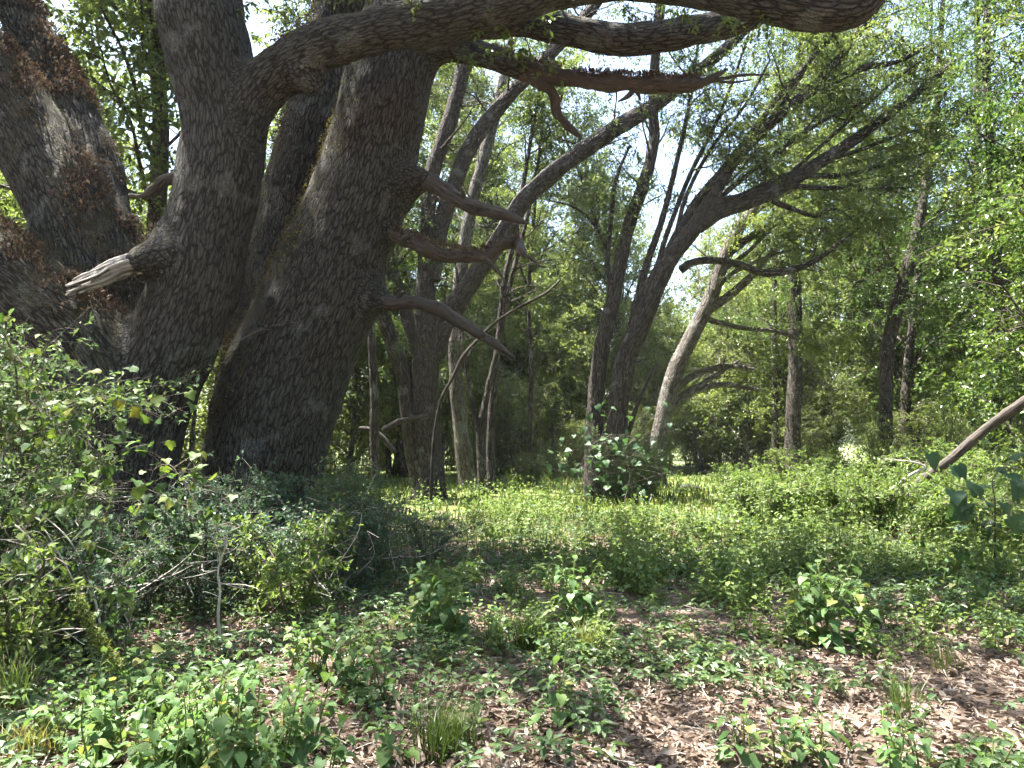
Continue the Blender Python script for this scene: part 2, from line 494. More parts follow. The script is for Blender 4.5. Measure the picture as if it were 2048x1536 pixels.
# ground
def ground_mat():
    m, n, o = mat('forest_floor')
    L = n.links
    g = n.nodes.new('ShaderNodeNewGeometry')
    n1 = n.nodes.new('ShaderNodeTexNoise'); n1.inputs['Scale'].default_value = 1.1; n1.inputs['Detail'].default_value = 6
    n2 = n.nodes.new('ShaderNodeTexNoise'); n2.inputs['Scale'].default_value = 22; n2.inputs['Detail'].default_value = 6; n2.inputs['Roughness'].default_value = 0.7
    vr = n.nodes.new('ShaderNodeTexVoronoi'); vr.inputs['Scale'].default_value = 26
    for t in (n1, n2, vr):
        L.new(g.outputs['Position'], t.inputs['Vector'])
    litter = ramp(n, [(0.25, (0.05, 0.034, 0.025)), (0.5, (0.13, 0.093, 0.07)), (0.8, (0.26, 0.2, 0.155))], n2.outputs['Fac'])
    grass = ramp(n, [(0.25, (0.05, 0.07, 0.02)), (0.5, (0.10, 0.13, 0.035)), (0.8, (0.2, 0.19, 0.07))], n2.outputs['Fac'])
    sp = n.nodes.new('ShaderNodeSeparateXYZ'); L.new(g.outputs['Position'], sp.inputs[0])
    mr = n.nodes.new('ShaderNodeMapRange'); mr.inputs['From Min'].default_value = 7; mr.inputs['From Max'].default_value = 24
    mr.inputs['To Min'].default_value = -0.18; mr.inputs['To Max'].default_value = 0.3
    L.new(sp.outputs['Y'], mr.inputs['Value'])
    ad = n.nodes.new('ShaderNodeMath'); ad.operation = 'ADD'; L.new(n1.outputs['Fac'], ad.inputs[0]); L.new(mr.outputs[0], ad.inputs[1])
    f = ramp(n, [(0.46, (0, 0, 0)), (0.6, (1, 1, 1))], ad.outputs[0])
    mx = n.nodes.new('ShaderNodeMix'); mx.data_type = 'RGBA'
    L.new(f, mx.inputs['Factor']); L.new(litter, mx.inputs['A']); L.new(grass, mx.inputs['B'])
    # open hay field beyond the wood
    mr2 = n.nodes.new('ShaderNodeMapRange'); mr2.inputs['From Min'].default_value = 40; mr2.inputs['From Max'].default_value = 50
    L.new(sp.outputs['Y'], mr2.inputs['Value'])
    mx2 = n.nodes.new('ShaderNodeMix'); mx2.data_type = 'RGBA'
    L.new(mr2.outputs[0], mx2.inputs['Factor']); L.new(mx.outputs['Result'], mx2.inputs['A'])
    field = ramp(n, [(0.3, (0.10, 0.125, 0.05)), (0.7, (0.17, 0.19, 0.08))], n1.outputs['Fac'])
    L.new(field, mx2.inputs['B'])
    b = n.nodes.new('ShaderNodeBsdfPrincipled'); b.inputs['Roughness'].default_value = 0.95; b.inputs['Specular IOR Level'].default_value = 0.15
    L.new(mx2.outputs['Result'], b.inputs['Base Color'])
    bp = n.nodes.new('ShaderNodeBump'); bp.inputs['Strength'].default_value = 0.7; bp.inputs['Distance'].default_value = 0.03
    L.new(n2.outputs['Fac'], bp.inputs['Height']); L.new(bp.outputs[0], b.inputs['Normal'])
    L.new(b.outputs[0], o.inputs[0])
    return m
M['ground'] = ground_mat()

# ------------------------------------------------------------------ ground sheet
def axis(fine0, fine1, step, far0, far1):
    a = list(np.arange(fine0, fine1 + 1e-6, step))
    x, s = a[-1], step
    while x < far1:
        s *= 1.25; x += s; a.append(x)
    x, s = a[0], step
    while x > far0:
        s *= 1.25; x -= s; a.insert(0, x)
    return np.array(a)
gx = axis(-14, 14, 0.2, -900, 900)
gy = axis(-1, 26, 0.2, -60, 1200)
X, Yg = np.meshgrid(gx, gy)
Z = ground_z(X.ravel(), Yg.ravel())
far = np.clip((np.hypot(X.ravel(), Yg.ravel()) - 40) / 30, 0, 1)
Z = Z * (1 - far)
nx, ny = len(gx), len(gy)
ii = (np.arange(ny - 1)[:, None] * nx + np.arange(nx - 1)[None]).ravel()
gf = np.stack([ii, ii + 1, ii + nx + 1, ii + nx], 1)
gm = raw_mesh('ground', np.stack([X.ravel(), Yg.ravel(), Z], 1), np.zeros((0, 3), int), gf, True)
ground = obj('ground', gm, M['ground'])
ground['kind'] = 'structure'
ground['label'] = 'woodland floor of brown leaf litter and patchy grass'

# ------------------------------------------------------------------ big oaks: blended stems as one continuous surface
def px_line(pl, Y0=None):
    """[(px, py, width_px[, Y])...] -> world points and radii"""
    pts, rad, Y = [], [], Y0
    for q in pl:
        if len(q) > 3:
            Y = q[3]
        p, t = at(q[0], q[1], Y)
        pts.append(p); rad.append(q[2] * 0.5 * t / FPX)
    return np.array(pts), np.array(rad)

def blended(stems, vox=0.035, k=0.22, top=None, roots=None):
    """smooth union of tapered stems, meshed by surface nets. returns verts, quads, bark coords, stem samples"""
    S = []
    for pl in stems:
        P, R = spline(pl[0], pl[1], 0.10)
        S.append((P, R))
    lo = np.min([ (P - R[:, None]).min(0) for P, R in S], 0) - 0.3
    hi = np.max([ (P + R[:, None]).max(0) for P, R in S], 0) + 0.3
    dim = np.ceil((hi - lo) / vox).astype(int) + 1
    F = np.full(dim, 0.6, np.float32)
    for P, R in S:
        G = np.full(dim, 0.6, np.float32)
        for i in range(len(P) - 1):
            a, b, ra, rb = P[i], P[i + 1], R[i], R[i + 1]
            m = max(ra, rb) + 0.34
            l = np.maximum(((np.minimum(a, b) - m - lo) / vox).astype(int), 0)
            h = np.minimum(((np.maximum(a, b) + m - lo) / vox).astype(int) + 2, dim)
            if np.any(h <= l):
                continue
            gx_ = (lo[0] + np.arange(l[0], h[0]) * vox - a[0])[:, None, None].astype(np.float32)
            gy_ = (lo[1] + np.arange(l[1], h[1]) * vox - a[1])[None, :, None].astype(np.float32)
            gz_ = (lo[2] + np.arange(l[2], h[2]) * vox - a[2])[None, None, :].astype(np.float32)
            d = (b - a); dd = max(float(d @ d), 1e-9)
            t = np.clip((gx_ * d[0] + gy_ * d[1] + gz_ * d[2]) / dd, 0, 1)
            dist = np.sqrt((gx_ - t * d[0]) ** 2 + (gy_ - t * d[1]) ** 2 + (gz_ - t * d[2]) ** 2) - (ra + t * (rb - ra))
            sl = (slice(l[0], h[0]), slice(l[1], h[1]), slice(l[2], h[2]))
            G[sl] = np.minimum(G[sl], dist)
        hh = np.clip(0.5 + 0.5 * (F - G) / k, 0, 1)
        F = F * (1 - hh) + G * hh - k * hh * (1 - hh)
    ins = F < 0
    c = sum(ins[dx:dim[0] - 1 + dx, dy:dim[1] - 1 + dy, dz:dim[2] - 1 + dz].astype(np.int8) for dx in (0, 1) for dy in (0, 1) for dz in (0, 1))
    act = (c > 0) & (c < 8)
    ci = np.argwhere(act)
    idx = np.full(act.shape, -1, np.int64)
    idx[act] = np.arange(len(ci))
    acc = np.zeros((len(ci), 3)); cnt = np.zeros(len(ci))
    corners = [(x, y, z) for x in (0, 1) for y in (0, 1) for z in (0, 1)]
    for a in corners:
        for ax in range(3):
            if a[ax] == 0:
                b = list(a); b[ax] = 1
                fa = F[ci[:, 0] + a[0], ci[:, 1] + a[1], ci[:, 2] + a[2]]
                fb = F[ci[:, 0] + b[0], ci[:, 1] + b[1], ci[:, 2] + b[2]]
                x = (fa < 0) != (fb < 0)
                t = np.where(x, fa / np.where(x, fa - fb, 1), 0)
                p = np.tile(np.array(a, float), (len(ci), 1)); p[:, ax] += t
                acc[x] += p[x]; cnt[x] += 1
    V = lo + (ci + acc / cnt[:, None]) * vox
    quads = []
    for ax in range(3):
        u, v = (ax + 1) % 3, (ax + 2) % 3
        s0 = [slice(None)] * 3; s1 = [slice(None)] * 3
        s0[ax] = slice(0, dim[ax] - 1); s1[ax] = slice(1, dim[ax])
        A, B = ins[tuple(s0)], ins[tuple(s1)]
        e = np.argwhere(A != B)
        e = e[(e[:, u] > 0) & (e[:, v] > 0) & (e[:, u] < dim[u] - 1) & (e[:, v] < dim[v] - 1)]
        fl = A[e[:, 0], e[:, 1], e[:, 2]]
        q = []
        for du, dv in ((-1, -1), (0, -1), (0, 0), (-1, 0)):
            cc = e.copy(); cc[:, u] += du; cc[:, v] += dv
            q.append(idx[cc[:, 0], cc[:, 1], cc[:, 2]])
        q = np.stack(q, 1)
        q[~fl] = q[~fl][:, ::-1]
        quads.append(q)
    Q = np.vstack(quads)
    Q = Q[(Q >= 0).all(1)]
    # vertex normals from the field
    g = np.stack(np.gradient(F), -1)
    ni = np.clip(ci, 0, np.array(dim) - 1)
    Nn = unit(g[ni[:, 0], ni[:, 1], ni[:, 2]])
    # bark coordinates from the nearest stem
    bark = np.zeros_like(V); best = np.full(len(V), 1e9); which = np.zeros(len(V), int); tang = np.zeros_like(V)
    for si, (P, R) in enumerate(S):
        T, N_, B_, s = frames(P)
        sel = slice(None, None, 2)
        Pc, Rc, Tc, Nc, Bc, sc = P[sel], R[sel], T[sel], N_[sel], B_[sel], s[sel]
        for c0 in range(0, len(V), 20000):
            v = V[c0:c0 + 20000]
            d = np.linalg.norm(v[:, None] - Pc[None], axis=2) - Rc[None]
            j = d.argmin(1); dm = d[np.arange(len(v)), j]
            rel = v - Pc[j]
            along = (rel * Tc[j]).sum(1)
            bc = np.stack([(rel * Nc[j]).sum(1), (rel * Bc[j]).sum(1), sc[j] + along], 1) + si * 5.37
            bb = best[c0:c0 + 20000]
            u_ = dm < bb
            bark[c0:c0 + 20000][u_] = bc[u_]; tang[c0:c0 + 20000][u_] = Tc[j][u_]
            which[c0:c0 + 20000][u_] = si
            bb[u_] = dm[u_]
    return V, Q, Nn, bark, which, S

def add_moss(me, val):
    a = me.attributes.new('moss', 'FLOAT', 'POINT')
    a.data.foreach_set('value', np.asarray(val, np.float32))

def oak_wood(name, stems, parent, base, moss_fn, seed, vox=0.035):
    V, Q, N, bark, which, S = blended(stems, vox)
    d = (fbm(V * 1.6, seed, 3) - 0.5) * 0.09 + (fbm(V * np.array((7, 7, 3.5)), seed + 9, 3) - 0.5) * 0.045
    V2 = V + N * d[:, None]
    me = raw_mesh(name, V2 - base, np.zeros((0, 3), int), Q, True, bark)
    add_moss(me, moss_fn(V2, N, which))
    seam = np.zeros(len(V))
    bad = (which[Q] != which[Q[:, :1]]).any(1) | (np.linalg.norm(bark[Q] - bark[Q[:, :1]], axis=2).max(1) > vox * 5)
    seam[Q[bad].ravel()] = 1
    for _ in range(2):
        q4 = seam[Q].mean(1); acc = np.zeros(len(V)); cn = np.zeros(len(V))
        for c_ in range(4):
            np.add.at(acc, Q[:, c_], q4); np.add.at(cn, Q[:, c_], 1)
        seam = np.maximum(seam, acc / np.maximum(cn, 1))
    a = me.attributes.new('seam', 'FLOAT', 'POINT'); a.data.foreach_set('value', seam.astype(np.float32))
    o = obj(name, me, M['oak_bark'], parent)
    return o, V2, N, which

def scatter_on(V, N, wgt, n, rng, size, tint, lift=0.02, curl=0.9):
    p = wgt / wgt.sum()
    j = rng.choice(len(V), n, p=p)
    P = V[j] + rng.normal(0, 0.02, (n, 3)) + N[j] * rng.random((n, 1)) * lift
    D = unit(N[j] * 0.7 + rng.normal(0, curl, (n, 3)) * 0.6 + np.array((0, 0, 0.25)))
    return P, D, unit(rng.normal(0, 1, (n, 3))), size * rng.uniform(0.6, 1.4, n), tint(n)

oak1_stems = [px_line(x) for x in (
    [(250, 1210, 340, 9.0), (250, 1130, 250), (262, 1000, 172), (286, 850, 160), (340, 700, 172), (391, 570, 166), (412, 470, 164), (436, 370, 156), (443, 250, 150), (422, 120, 164), (398, 0, 166), (385, -160, 158), (400, -420, 130), (440, -700, 90)],
    [(238, 960, 180, 9.2), (232, 760, 190, 9.3), (208, 600, 178, 9.4), (150, 440, 165), (70, 290, 152), (-30, 140, 142, 9.3), (-150, -10, 130), (-300, -170, 112)],
    [(205, 470, 130, 9.7), (175, 320, 112, 9.9), (130, 200, 98, 10), (62, 70, 82, 10.1), (0, -50, 72), (-80, -220, 58)],
    [(240, 900, 180, 9.0), (205, 745, 190, 8.9), (112, 640, 182, 8.7), (0, 545, 172, 8.5), (-120, 470, 160, 8.3), (-300, 385, 150, 8.1), (-560, 300, 130, 7.9)],
    [(450, 380, 95, 9.0), (476, 270, 102, 8.95), (526, 175, 100, 8.9), (620, 105, 92, 8.7), (745, 62, 86, 8.5), (870, 40, 96, 8.4), (1000, 4, 94, 8.2), (1150, -38, 92, 8.0), (1340, -42, 88, 7.8), (1520, -8, 92, 7.6), (1650, 16, 94, 7.5), (1725, -8, 92, 7.45), (1775, -130, 70, 7.4), (1900, -330, 52, 7.2)],
    [(870, 50, 90, 8.6), (960, 45, 66, 8.8), (1050, 44, 58, 9.0), (1150, 64, 58), (1230, 78, 58), (1320, 74, 56), (1420, 56, 54, 9.1), (1510, 28, 50), (1600, -30, 45), (1720, -140, 38), (1850, -300, 28)],
    [(365, 500, 110, 8.9), (325, 511, 80, 8.6), (292, 519, 58, 8.48), (278, 523, 44, 8.42)],
    [(600, 150, 60, 8.75), (625, 170, 40, 8.7)],
)]
oak2_stems = [px_line(x) for x in (
    [(505, 1230, 380, 10.0), (508, 1130, 290), (512, 1000, 226), (532, 900, 235), (558, 800, 245), (595, 700, 235), (640, 600, 222), (675, 500, 205), (715, 400, 190), (745, 300, 186), (768, 200, 174), (792, 100, 166), (826, -20, 150), (880, -220, 130), (940, -450, 105), (1010, -700, 75)],
    [(540, 860, 200, 10.4), (550, 700, 180, 10.7), (565, 580, 165, 10.8), (592, 450, 158, 11.0), (622, 330, 150, 11.1), (648, 220, 136, 11.2), (668, 100, 112, 11.3), (690, -20, 100), (712, -220, 88), (740, -460, 66)],
    [(800, 110, 110, 9.95), (862, 82, 84, 9.8), (930, 96, 58, 9.7), (990, 117, 48, 9.6), (1040, 136, 44, 9.5)],
    [(730, 390, 140, 10.0), (800, 364, 84, 9.8), (845, 360, 44, 9.7)],
    [(690, 580, 130, 10.0), (735, 596, 78, 9.8), (766, 602, 40, 9.7)],
    [(720, 440, 80, 10.0), (770, 466, 42, 9.8)],
)]
b1 = np.array((*at(300, 1143, 9.0)[0][:2], 0.0)); b2 = np.array((*at(505, 1118, 10.0)[0][:2], 0.0))
oak1 = thing('live_oak', 'huge old oak with several thick stems and a long limb arching across the top', 'tree', b1)
oak2 = thing('live_oak', 'massive leaning oak trunk with dead side branches, beside the many-stemmed oak', 'tree', b2)

def moss1(V, N, wh):
    return np.clip(N[:, 2] * 0.35 + 0.12, -0.2, 0.45) - 0.12 * np.isin(wh, [0]) + 0.1 * np.isin(wh, [1, 3])
def moss2(V, N, wh):
    return np.clip(-N[:, 0] * 0.33 + N[:, 2] * 0.25 + 0.05, -0.2, 0.42)
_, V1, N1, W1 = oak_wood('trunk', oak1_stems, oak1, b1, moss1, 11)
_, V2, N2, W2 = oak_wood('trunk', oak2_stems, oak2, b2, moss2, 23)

def tint_fn(rng, a=0.0, b=1.0):
    return lambda n: np.clip(rng.normal((a + b) / 2, (b - a) / 3.5, n), 0, 1)

rg = np.random.default_rng(31)
lv = Leaves()
wgt = np.where(np.isin(W1, [1, 2, 3]), np.clip(N1[:, 2] + 0.05 + 0.45 * N1[:, 0] * (N1[:, 2] > -0.2), 0, 1), 0.0)
wgt *= np.clip((fbm(V1 * 2.6, 41, 3) - 0.44) * 7, 0.015, 1)
lv.add(*scatter_on(V1, N1, wgt, 15000, rg, 0.05, tint_fn(rg), 0.05))
wgt = np.where(np.isin(W1, [4, 5, 6]), np.clip(N1[:, 2] + 0.1, 0, 1), 0.0) * np.clip((fbm(V1 * 1.6, 43, 3) - 0.42) * 5, 0.0, 1)
lv.add(*scatter_on(V1, N1, wgt, 4500, rg, 0.045, tint_fn(rg), 0.05))
o = obj('dried_fern', lv.mesh('dried_fern', b1, 0.45), M['fern'], oak1); o['kind'] = 'stuff'; o['label'] = 'brown dried fern matted on the upper sides of the limbs'
lv = Leaves()
wgt = np.clip(-N2[:, 0] * 0.9 + N2[:, 2] * 0.6 - 0.05, 0, 1) * np.clip((fbm(V2 * 1.2, 47, 3) - 0.42) * 6, 0.0, 1) * np.where(np.isin(W2, [0, 1]), 1, 0.3)
lv.add(*scatter_on(V2, N2, wgt, 9000, rg, 0.035, tint_fn(rg), 0.03))
o = obj('creeper', lv.mesh('creeper', b2, 0.5), M['moss_leaf'], oak2); o['kind'] = 'stuff'; o['label'] = 'yellowish creeper and moss on the sunward side of the trunk'
lv = Leaves()
wgt = np.where(W2 == 1, np.clip(N2[:, 2] * 0.6 - N2[:, 0] * 0.8, 0, 1), 0.0) * np.clip((fbm(V2 * 1.4, 51, 3) - 0.42) * 6, 0.0, 1)
lv.add(*scatter_on(V2, N2, wgt, 5000, rg, 0.045, tint_fn(rg), 0.05))

def branch_part(name, parent, base, pl, m, sides=8, lump=0.18, seed=1, jag=0.0, extra=None, Y0=None):
    g = Geo()
    P, R = px_line(pl, Y0)
    tube(g, P, R, sides + 4, max(0.02, float(np.median(R)) * 0.45), lump * 1.7, seed, True, 0, 0, jag)
    rr_ = np.random.default_rng(seed)
    Ps, Rs = spline(P, R, 0.05)
    for q in range(5):
        i_ = rr_.integers(2, len(Ps) - 2); d_ = unit(rr_.normal(0, 1, 3)); l_ = Rs[i_] * rr_.uniform(1.6, 3.4)
        tube(g, [Ps[i_], Ps[i_] + d_ * l_ * 0.6, Ps[i_] + unit(d_ + rr_.normal(0, 0.4, 3)) * l_], [Rs[i_] * 0.4, Rs[i_] * 0.28, Rs[i_] * 0.1], 5, None, 0.3, seed + q)
    for e in (extra or []):
        p, r = px_line(e)
        tube(g, p, r, 6, None, lump, seed + 3)
    return obj(name, g.mesh(name, base), m, parent), P, R

# the broken stub and the dead branches
ge = Geo()
for q in range(30):
    a_ = q * 2.4; rr = 25 * math.sqrt((q + 0.5) / 30)
    dx, dy = math.cos(a_) * rr, math.sin(a_) * rr * 0.9
    end = random.uniform(0.72, 1.0) - (0.25 if q % 4 == 0 else 0)
    w0 = random.uniform(9, 15)
    pl = [(300, 519 + dy * 0.9, w0 * 1.2, 8.5 + dx * 0.005)]
    for u_ in (0.3, 0.6, 0.85, 1.0):
        u2 = u_ * end
        pl.append((285 - 160 * u2, 521 + dy * (1 - 0.25 * u2) + 62 * u2 ** 1.1 + random.uniform(-3, 3), w0 * (1.1 - 0.75 * u_ ** 2), 8.5 - 0.42 * u2 + dx * 0.005))
    p_, r_ = px_line(pl)
    tube(ge, p_, r_, 6, 0.05, 0.35, q + 3, True)
obj('broken_stub', ge.mesh('broken_stub', b1), M['grey_wood'], oak1)
branch_part('dead_branch', oak1, b1, [(360, 352, 28, 8.9), (325, 362, 24), (298, 386, 14), (280, 392, 10), (258, 391, 7)], M['dead_wood'], 8, 0.3, 6)
branch_part('dead_branch', oak2, b2, [(1020, 128, 44, 9.55), (1060, 142, 40, 9.5), (1150, 160, 34, 9.4), (1250, 168, 34, 9.3), (1340, 170, 32, 9.2), (1395, 168, 22), (1430, 152, 13), (1455, 138, 5)], M['red_wood'], 10, 0.28, 7,
            extra=[[(1395, 168, 12, 9.2), (1440, 158, 8), (1490, 150, 6), (1540, 150, 3)], [(1420, 158, 8, 9.2), (1460, 165, 5), (1500, 160, 3)]])
branch_part('dead_branch', oak2, b2, [(1045, 146, 30, 9.5), (1082, 166, 25), (1106, 190, 22), (1114, 226, 18), (1136, 253, 15), (1150, 264, 12), (1163, 277, 6)], M['red_wood'], 8, 0.25, 8)
branch_part('dead_branch', oak2, b2, [(838, 360, 42, 9.72), (862, 368, 36, 9.65), (895, 386, 32, 9.5), (945, 414, 28, 9.3), (1000, 428, 26, 9.1), (1032, 438, 17), (1056, 447, 6, 9.0)], M['dead_wood'], 10, 0.22, 9)
_, pf, rf = branch_part('dead_branch', oak2, b2, [(765, 464, 38, 9.8), (800, 474, 33, 9.7), (850, 494, 34, 9.5), (888, 512, 30), (940, 512, 27), (972, 516, 26), (990, 500, 25), (1010, 487, 25), (1036, 486, 22), (1044, 503, 16, 9.1), (1050, 515, 10)], M['dead_wood'], 10, 0.3, 10,
            extra=[[(1046, 508, 9, 9.1), (1068, 520, 7), (1078, 531, 5), (1092, 535, 3)], [(972, 516, 8, 9.3), (1000, 548, 5), (1015, 575, 3), (1030, 590, 2)]])
branch_part('dead_branch', oak2, b2, [(758, 602, 42, 9.72), (790, 606, 32, 9.6), (835, 606, 30, 9.5), (880, 620, 26, 9.35), (930, 650, 23, 9.2), (980, 682, 19, 9.1), (1008, 700, 13), (1028, 716, 6, 9.0)], M['red_wood'], 10, 0.22, 11)
# fern on the dead limbs
for pl, n in (([(765, 464, 38, 9.8), (850, 494, 34, 9.5), (940, 512, 27), (1036, 486, 22)], 1500), ([(1150, 160, 34, 9.4), (1260, 166, 36, 9.3), (1340, 170, 32, 9.2), (1400, 166, 22)], 1700), ([(990, 117, 48, 9.6), (1060, 142, 40, 9.5), (1120, 152, 36)], 700)):
    P, R = spline(*px_line(pl), 0.05)
    j = rg.integers(0, len(P), n)
    a = rg.normal(0, 0.75, n)
    nn = np.stack([np.zeros(n), np.sin(a), np.cos(a)], 1)
    lv.add(P[j] + nn * R[j][:, None] * 1.0 + rg.normal(0, 0.015, (n, 3)), unit(nn + rg.normal(0, 0.6, (n, 3))), unit(rg.normal(0, 1, (n, 3))), 0.045 * rg.uniform(0.5, 1.4, n), np.clip(rg.normal(0.5, 0.28, n), 0, 1))
o = obj('dried_fern', lv.mesh('dried_fern', b2, 0.45), M['fern'], oak2); o['kind'] = 'stuff'; o['label'] = 'brown dried fern on the rear stem and the dead branches'

SPRIGS = [(960, 70, 8.3), (1010, 85, 8.3), (1045, 120, 9.2), (985, 130, 9.3), (1080, 60, 8.8), (1355, 55, 8.9), (1455, 62, 8.6), (1360, 62, 7.9), (700, 15, 8.4), (560, 50, 8.6), (830, 30, 8.2), (1250, 40, 9.0), (1120, 40, 9.0), (500, 30, 9.0), (1530, 60, 7.6), (940, 140, 9.4), (1090, 150, 9.2)]
# ------------------------------------------------------------------ growing branches and leaves
def grow(P, R, rng, wood, leaves, n1=16, L1=3.0, n2=6, L2=1.2, ntw=5, ltw=0.5, k=8, leaf=0.09, t0=0.4, t1=1.0, up=0.25, droop=0.25, bias=(0, 0, 0), mat_i=0, spread=1.0, rmax=0.09, tint0=0.5, hfilter=None, gaps=True):
    s = np.concatenate([[0], np.cumsum(np.linalg.norm(np.diff(P, axis=0), axis=1))])
    T = unit(np.gradient(P, axis=0))
    tw0, twd, twl, twt = [], [], [], []
    s2a, s2b, s2r = [], [], []
    for b in range(n1):
        t = t0 + (t1 - t0) * (b + rng.random()) / n1
        i = min(len(P) - 1, int(np.searchsorted(s, t * s[-1])))
        az = b * 2.4 + rng.normal(0, 0.5)
        d = np.array((math.cos(az), math.sin(az), 0)) * spread + T[i] * 0.45 + np.array((0, 0, up)) + np.asarray(bias)
        d = unit(d)
        ln = L1 * rng.uniform(0.55, 1.15) * (1.15 - 0.55 * (t - t0) / max(1e-6, (1 - t0)))
        pts = [P[i]]
        for q in range(5):
            d = unit(d + rng.normal(0, 0.17, 3) + np.array((0, 0, 0.10 - droop * 0.14 * q)))
            pts.append(pts[-1] + d * ln / 5)
        pts = np.array(pts)
        r0 = min(R[i] * 0.55, 0.012 * ln + 0.012, rmax)
        tube(wood, pts, np.linspace(r0, r0 * 0.2, 6), 5 if r0 > 0.02 else 4, ln / 7, 0.15, b + int(rng.integers(1000)), False, mat_i)
        tb = np.clip(tint0 + rng.normal(0, 0.16), 0.05, 0.95)
        u = np.linspace(0.22, 1.0, n2) + rng.normal(0, 0.03, n2)
        u = np.clip(u, 0.05, 1) * 5
        i0 = np.minimum(u.astype(int), 4); f = (u - i0)[:, None]
        p2 = pts[i0] * (1 - f) + pts[i0 + 1] * f
        dd = unit(pts[i0 + 1] - pts[i0])
        rd = unit(rng.normal(0, 1, (n2, 3)) * np.array((1, 1, 0.55)))
        d2 = unit(dd * 0.55 + rd + np.array((0, 0, 0.12)))
        l2 = L2 * rng.uniform(0.5, 1.2, n2)[:, None]
        mid = p2 + d2 * l2 * 0.5
        d3 = unit(d2 + rng.normal(0, 0.25, (n2, 3)) + np.array((0, 0, -droop)))
        end = mid + d3 * l2 * 0.5
        r2 = np.full(n2, r0 * 0.3)
        s2a += [p2, mid]; s2b += [mid, end]; s2r += [np.stack([r2, r2 * 0.7], 1), np.stack([r2 * 0.7, r2 * 0.3], 1)]
        # leafy twigs
        uu = rng.uniform(0.15, 1.0, (n2, ntw, 1))
        q = np.where(uu < 0.5, p2[:, None] + (mid - p2)[:, None] * uu * 2, mid[:, None] + (end - mid)[:, None] * (uu * 2 - 1))
        dt = unit(d3[:, None] * 0.7 + rng.normal(0, 0.7, (n2, ntw, 3)) * np.array((1, 1, 0.7)) + np.array((0, 0, -droop * 0.6)))
        tw0.append(q.reshape(-1, 3)); twd.append(dt.reshape(-1, 3)); twl.append(ltw * rng.uniform(0.6, 1.3, n2 * ntw)); twt.append(np.repeat(np.clip(tb + rng.normal(0, 0.1, n2), 0, 1), ntw))
    A, B, Rr = np.vstack(s2a), np.vstack(s2b), np.vstack(s2r)
    sticks(wood, A, B, Rr[:, 0], Rr[:, 1], mat_i)
    q, d, l, tt = np.vstack(tw0), np.vstack(twd), np.concatenate(twl), np.concatenate(twt)
    if hfilter is not None:
        kf = (fbm(q * hfilter[0], 77, 2) > hfilter[1]) & (shades(q) if gaps else True); q, d, l, tt = q[kf], d[kf], l[kf], tt[kf]
    leaf_twigs(q, d, l, tt, rng, leaves, k, leaf)

SUNX, SUNY = sd[0] / sd[2], sd[1] / sd[2]
def lit(px, py, rx, ry):
    g_ = on_ground(px, py)
    return g_[0], g_[1], rx, ry
# openings cut in the canopy: twigs dropped so sun hits these chosen spots
OPEN = [lit(1300, 1165, 1.0, 1.0), (2.9, 6.6, 0.8, 0.5), lit(1900, 1275, 0.8, 0.55), lit(1720, 1400, 0.6, 0.4), lit(1480, 1490, 0.45, 0.4), lit(1190, 1310, 0.35, 0.35), lit(1000, 1075, 1.2, 1.3), lit(1640, 1100, 1.3, 1.2), lit(1250, 1010, 1.5, 1.5), lit(500, 1360, 0.4, 0.3), lit(300, 1500, 0.5, 0.35), lit(1500, 1030, 1.5, 1.5), lit(1960, 1440, 0.4, 0.35), lit(1240, 1420, 0.4, 0.25),
        (-4.2, 6.3, 0.6, 0.6), (-2.4, 6.8, 0.5, 0.6), (-1.3, 7.8, 0.7, 0.8), (4.4, 12.0, 1.2, 1.2), (7.2, 12.5, 1.0, 1.0), (5.8, 9.5, 0.9, 0.8), (2.2, 9.6, 1.3, 1.1), (0.4, 11.6, 1.4, 1.1), (4.0, 15.0, 1.8, 1.8), (1.0, 17.5, 1.8, 1.8), (6.5, 16.5, 1.8, 1.8), (-1.5, 14.5, 1.5, 1.5), (1.5, 22.0, 2.2, 2.2), (7.0, 23.0, 2.2, 2.2), (-1.0, 25.0, 2.0, 2.0)]
def shades(q):
    gx_, gy_ = q[:, 0] - q[:, 2] * SUNX, q[:, 1] - q[:, 2] * SUNY
    wob = 0.75 + 0.5 * vnoise(np.stack([gx_ * 1.8, gy_ * 1.8, gx_ * 0], 1), 5)
    k_ = np.ones(len(q), bool)
    for x_, y_, rx, ry in OPEN:
        k_ &= ((gx_ - x_) / (rx + 0.5)) ** 2 + ((gy_ - y_) / (ry + 0.5)) ** 2 > wob
    return k_ | (q[:, 2] < 3.0)

def leaf_twigs(q, d, l, tt, rng, leaves, k, leaf):
    n = len(q)
    u = (np.arange(k)[None, :] + rng.random((n, k))) / k
    p = q[:, None] + d[:, None] * (l[:, None] * u)[..., None] + np.array((0, 0, -1.0)) * (0.25 * l[:, None] * u ** 2)[..., None]
    p = p + rng.normal(0, 0.02, p.shape)
    ld = unit(d[:, None] * 0.55 + rng.normal(0, 0.75, (n, k, 3)) + np.array((0, 0, -0.15)))
    nn = unit(np.array((0, 0, 1.0)) + rng.normal(0, 0.55, (n, k, 3)))
    t = np.clip(tt[:, None] + rng.normal(0, 0.12, (n, k)), 0, 1)
    leaves.add(p.reshape(-1, 3), ld.reshape(-1, 3), nn.reshape(-1, 3), leaf * rng.uniform(0.65, 1.25, n * k), t.ravel())

